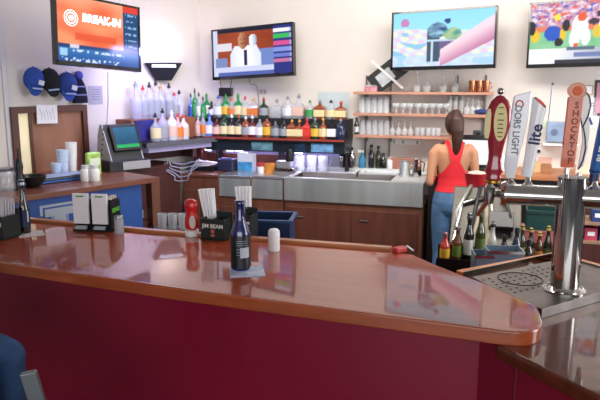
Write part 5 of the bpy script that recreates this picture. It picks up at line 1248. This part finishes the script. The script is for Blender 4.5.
def p_top(c, n):
    if c.z < .935 or c.z > 1.33: return False
    if abs(c.x) > .172 and c.z < 1.2: return False
    if c.z <= 1.05: return abs(c.x) < .165
    if c.y < .0:   # back : racer shape
        lim = .150-.108*((c.z-1.05)/.13)**.75 if c.z < 1.18 else .042+.035*(c.z-1.18)/.12
        if c.z > 1.275 and abs(c.x) < .040: return False
        return abs(c.x) < lim
    lim = .125-.3*(c.z-1.12)*.2
    if c.z > 1.24: return .05 < abs(c.x) < .105
    return abs(c.x) < lim
extract(me, p_top, .013, 'tank_top', M_red, wo)
hm = MB(); hm.sphere((0, .008, 1.470), .094, (.92, 1.04, 1.08), 20); hm.sphere((0, -.05, 1.545), .040, (1.1, 1, .8), 12)
hm.tube([(0, -.06, 1.55), (0, -.105, 1.50), (.004, -.118, 1.42), (.006, -.11, 1.34), (.004, -.10, 1.27), (0, -.095, 1.22)], 0, 14, rr=[(.03, .03), (.052, .040), (.058, .040), (.050, .034), (.034, .024), (.014, .010)])
# open the face side
for v in list(hm.bm.verts):
    if v.co.y > .055 and v.co.z < 1.50: v.co.y = .055-(v.co.y-.055)*.3
hmm = remeshed(hm, .009, 3); hmm.materials.append(M_hair)
for p_ in hmm.polygons: p_.use_smooth = True
ho = bpy.data.objects.new('hair', hmm); COL.objects.link(ho); ho.parent = wo
MB().lathe([(.024, 0), (.027, .007), (.024, .014)], (0, -.062, 1.54), 14).out('hair_tie', M_black, wo)
for s_ in (-1, 1):
    MB().tube([(s_*.092, -.05, .03), (s_*.094, .03, .035), (s_*.098, .12, .03), (s_*.1, .17, .025)], 0, 12, rr=[(.040, .03), (.044, .034), (.048, .030), (.036, .022)]).out('shoe', mat('shoe_dark', '202024', .5), wo, smooth=50)
    MB().sphere((s_*.034, .103, 1.468), .009).out('eye', mat('eye_dark', '30201c', .2), wo)
MB().box((0, .112, 1.395), (.035, .008, .008)).out('mouth', mat('lip', 'a05850', .5), wo, bevel=.003)

# ---- seated person at left, only the knee in view
kn = at_y(10, 347, 2.25); print('knee', kn)
SX = -1.55
sp_ = thing('person', 'seated person in blue jeans, only a knee visible at lower left', 'person', (kn.x-.445, kn.y-.12, 0), 0)
hz_ = kn.z-.03; mb = MB()
ztorso(mb, [(hz_-.06, .12, .15, -.02, 0), (hz_+.05, .13, .17, -.03, 0), (hz_+.20, .11, .15, -.03, 0), (hz_+.38, .12, .18, -.01, 0), (hz_+.50, .10, .19, .0, 0), (hz_+.56, .07, .10, 0, 0), (hz_+.60, .05, .05, 0, 0)])
limb(mb, [(0, 0, hz_+.55, .055), (.02, 0, hz_+.66, .05)])
mb.sphere((.03, 0, hz_+.76), .092, (1.08, .86, 1.2), 20); mb.sphere((.125, 0, hz_+.74), .014, (1, .8, 1.3), 8)
for s_ in (-1, 1):
    mb.sphere((.03, s_*.078, hz_+.76), .018, (.8, .45, 1.3), 8)
    yy = .12 if s_ > 0 else -.10
    limb(mb, [(.0, s_*.09, hz_, .09), (.18, (yy+s_*.09)/2, hz_+.02, .085), (.36, yy, hz_+.015, .070), (.43, yy, hz_-.01, .062)])
    limb(mb, [(.42, yy, hz_-.01, .062), (.43, yy, hz_-.14, .056), (.40, yy, hz_-.28, .052), (.36, yy, hz_-.42, .038)])
    mb.tube([(.31, yy, hz_-.47), (.38, yy, hz_-.465), (.50, yy, hz_-.48)], 0, 10, rr=[(.035, .035), (.042, .035), (.035, .02)])
    limb(mb, [(0, s_*.17, hz_+.50, .055), (.03, s_*.22, hz_+.36, .045), (.10, s_*.23, hz_+.22, .038)])
    limb(mb, [(.10, s_*.23, hz_+.22, .038), (.17, s_*.18, hz_+.16, .032), (.26, s_*.13, hz_+.125, .024)])
    hand(mb, (.265, s_*.128, hz_+.12), (1, -s_*.1, -.25), s_)
mp_ = remeshed(mb, .011); mp_.materials.append(M_skin)
for p_ in mp_.polygons: p_.use_smooth = True
bo = bpy.data.objects.new('body', mp_); COL.objects.link(bo); bo.parent = sp_
extract(mp_, lambda c, n: hz_-.41 < c.z < hz_+.10 and not (c.z > hz_+.14 and abs(c.y) > .15), .009, 'jeans', M_denimd, sp_)
extract(mp_, lambda c, n: hz_+.08 < c.z < hz_+.565 and c.x < .16, .012, 'shirt', mat('grey_shirt', '4c4c54', .9, var=.1), sp_)
MB().sphere((.012, 0, hz_+.795), .098, (1.02, .9, 1.08), 18).out('hair', M_hair, sp_, smooth=60)
for s_ in (-1, 1): MB().tube([(.30, .12 if s_ > 0 else -.10, hz_-.48), (.38, .12 if s_ > 0 else -.10, hz_-.475), (.51, .12 if s_ > 0 else -.10, hz_-.487)], 0, 10, rr=[(.042, .038), (.048, .036), (.040, .024)]).out('shoe', mat('shoe_dark', '202024'), sp_, smooth=50)
# stool maker
def stool(loc, rz, label, seat_z, back_top, grp='bar stools'):
    t = thing('bar_stool', label, 'bar stool', loc, rz, grp); m = mat('stool_steel', '8c9498', .35, metal=.8, var=.1)
    MB().box((0, 0, seat_z-.02), (.38, .38, .045)).out('seat', mat('stool_seat', '1c1a1c', .5), t, bevel=.012)
    for x in (-1, 1):
        for y in (-1, 1): MB().tube([(x*.15, y*.15, seat_z-.04), (x*.20, y*.20, .0)], .014, 10).out('leg', m, t, smooth=50)
    for y in (-1, 1): MB().tube([(-.17, y*.17, .28), (.17, y*.17, .28)], .010, 8).out('footrest', m, t, smooth=50)
    if back_top:
        for x in (-1, 1): MB().box((x*.17, -.19-.02, (seat_z+back_top)/2), (.046, .02, back_top-seat_z+.06), rx=.10, ry=-.16).out('back_post', m, t, bevel=.003)
        MB().box((0, -.19-.035, back_top-.30), (.34, .014, .06), rx=.10).out('back_rail', m, t, bevel=.003)
    return t
stool((kn.x-.46, kn.y-.12, 0), -PI/2, 'metal bar stool under the seated person', hz_-.075, None)
q = at_y(32, 380, 1.75); print('stool top', q)
stool((q.x-.17, q.y+.21, 0), .1, 'empty metal bar stool with low back at lower left corner', .72, q.z)
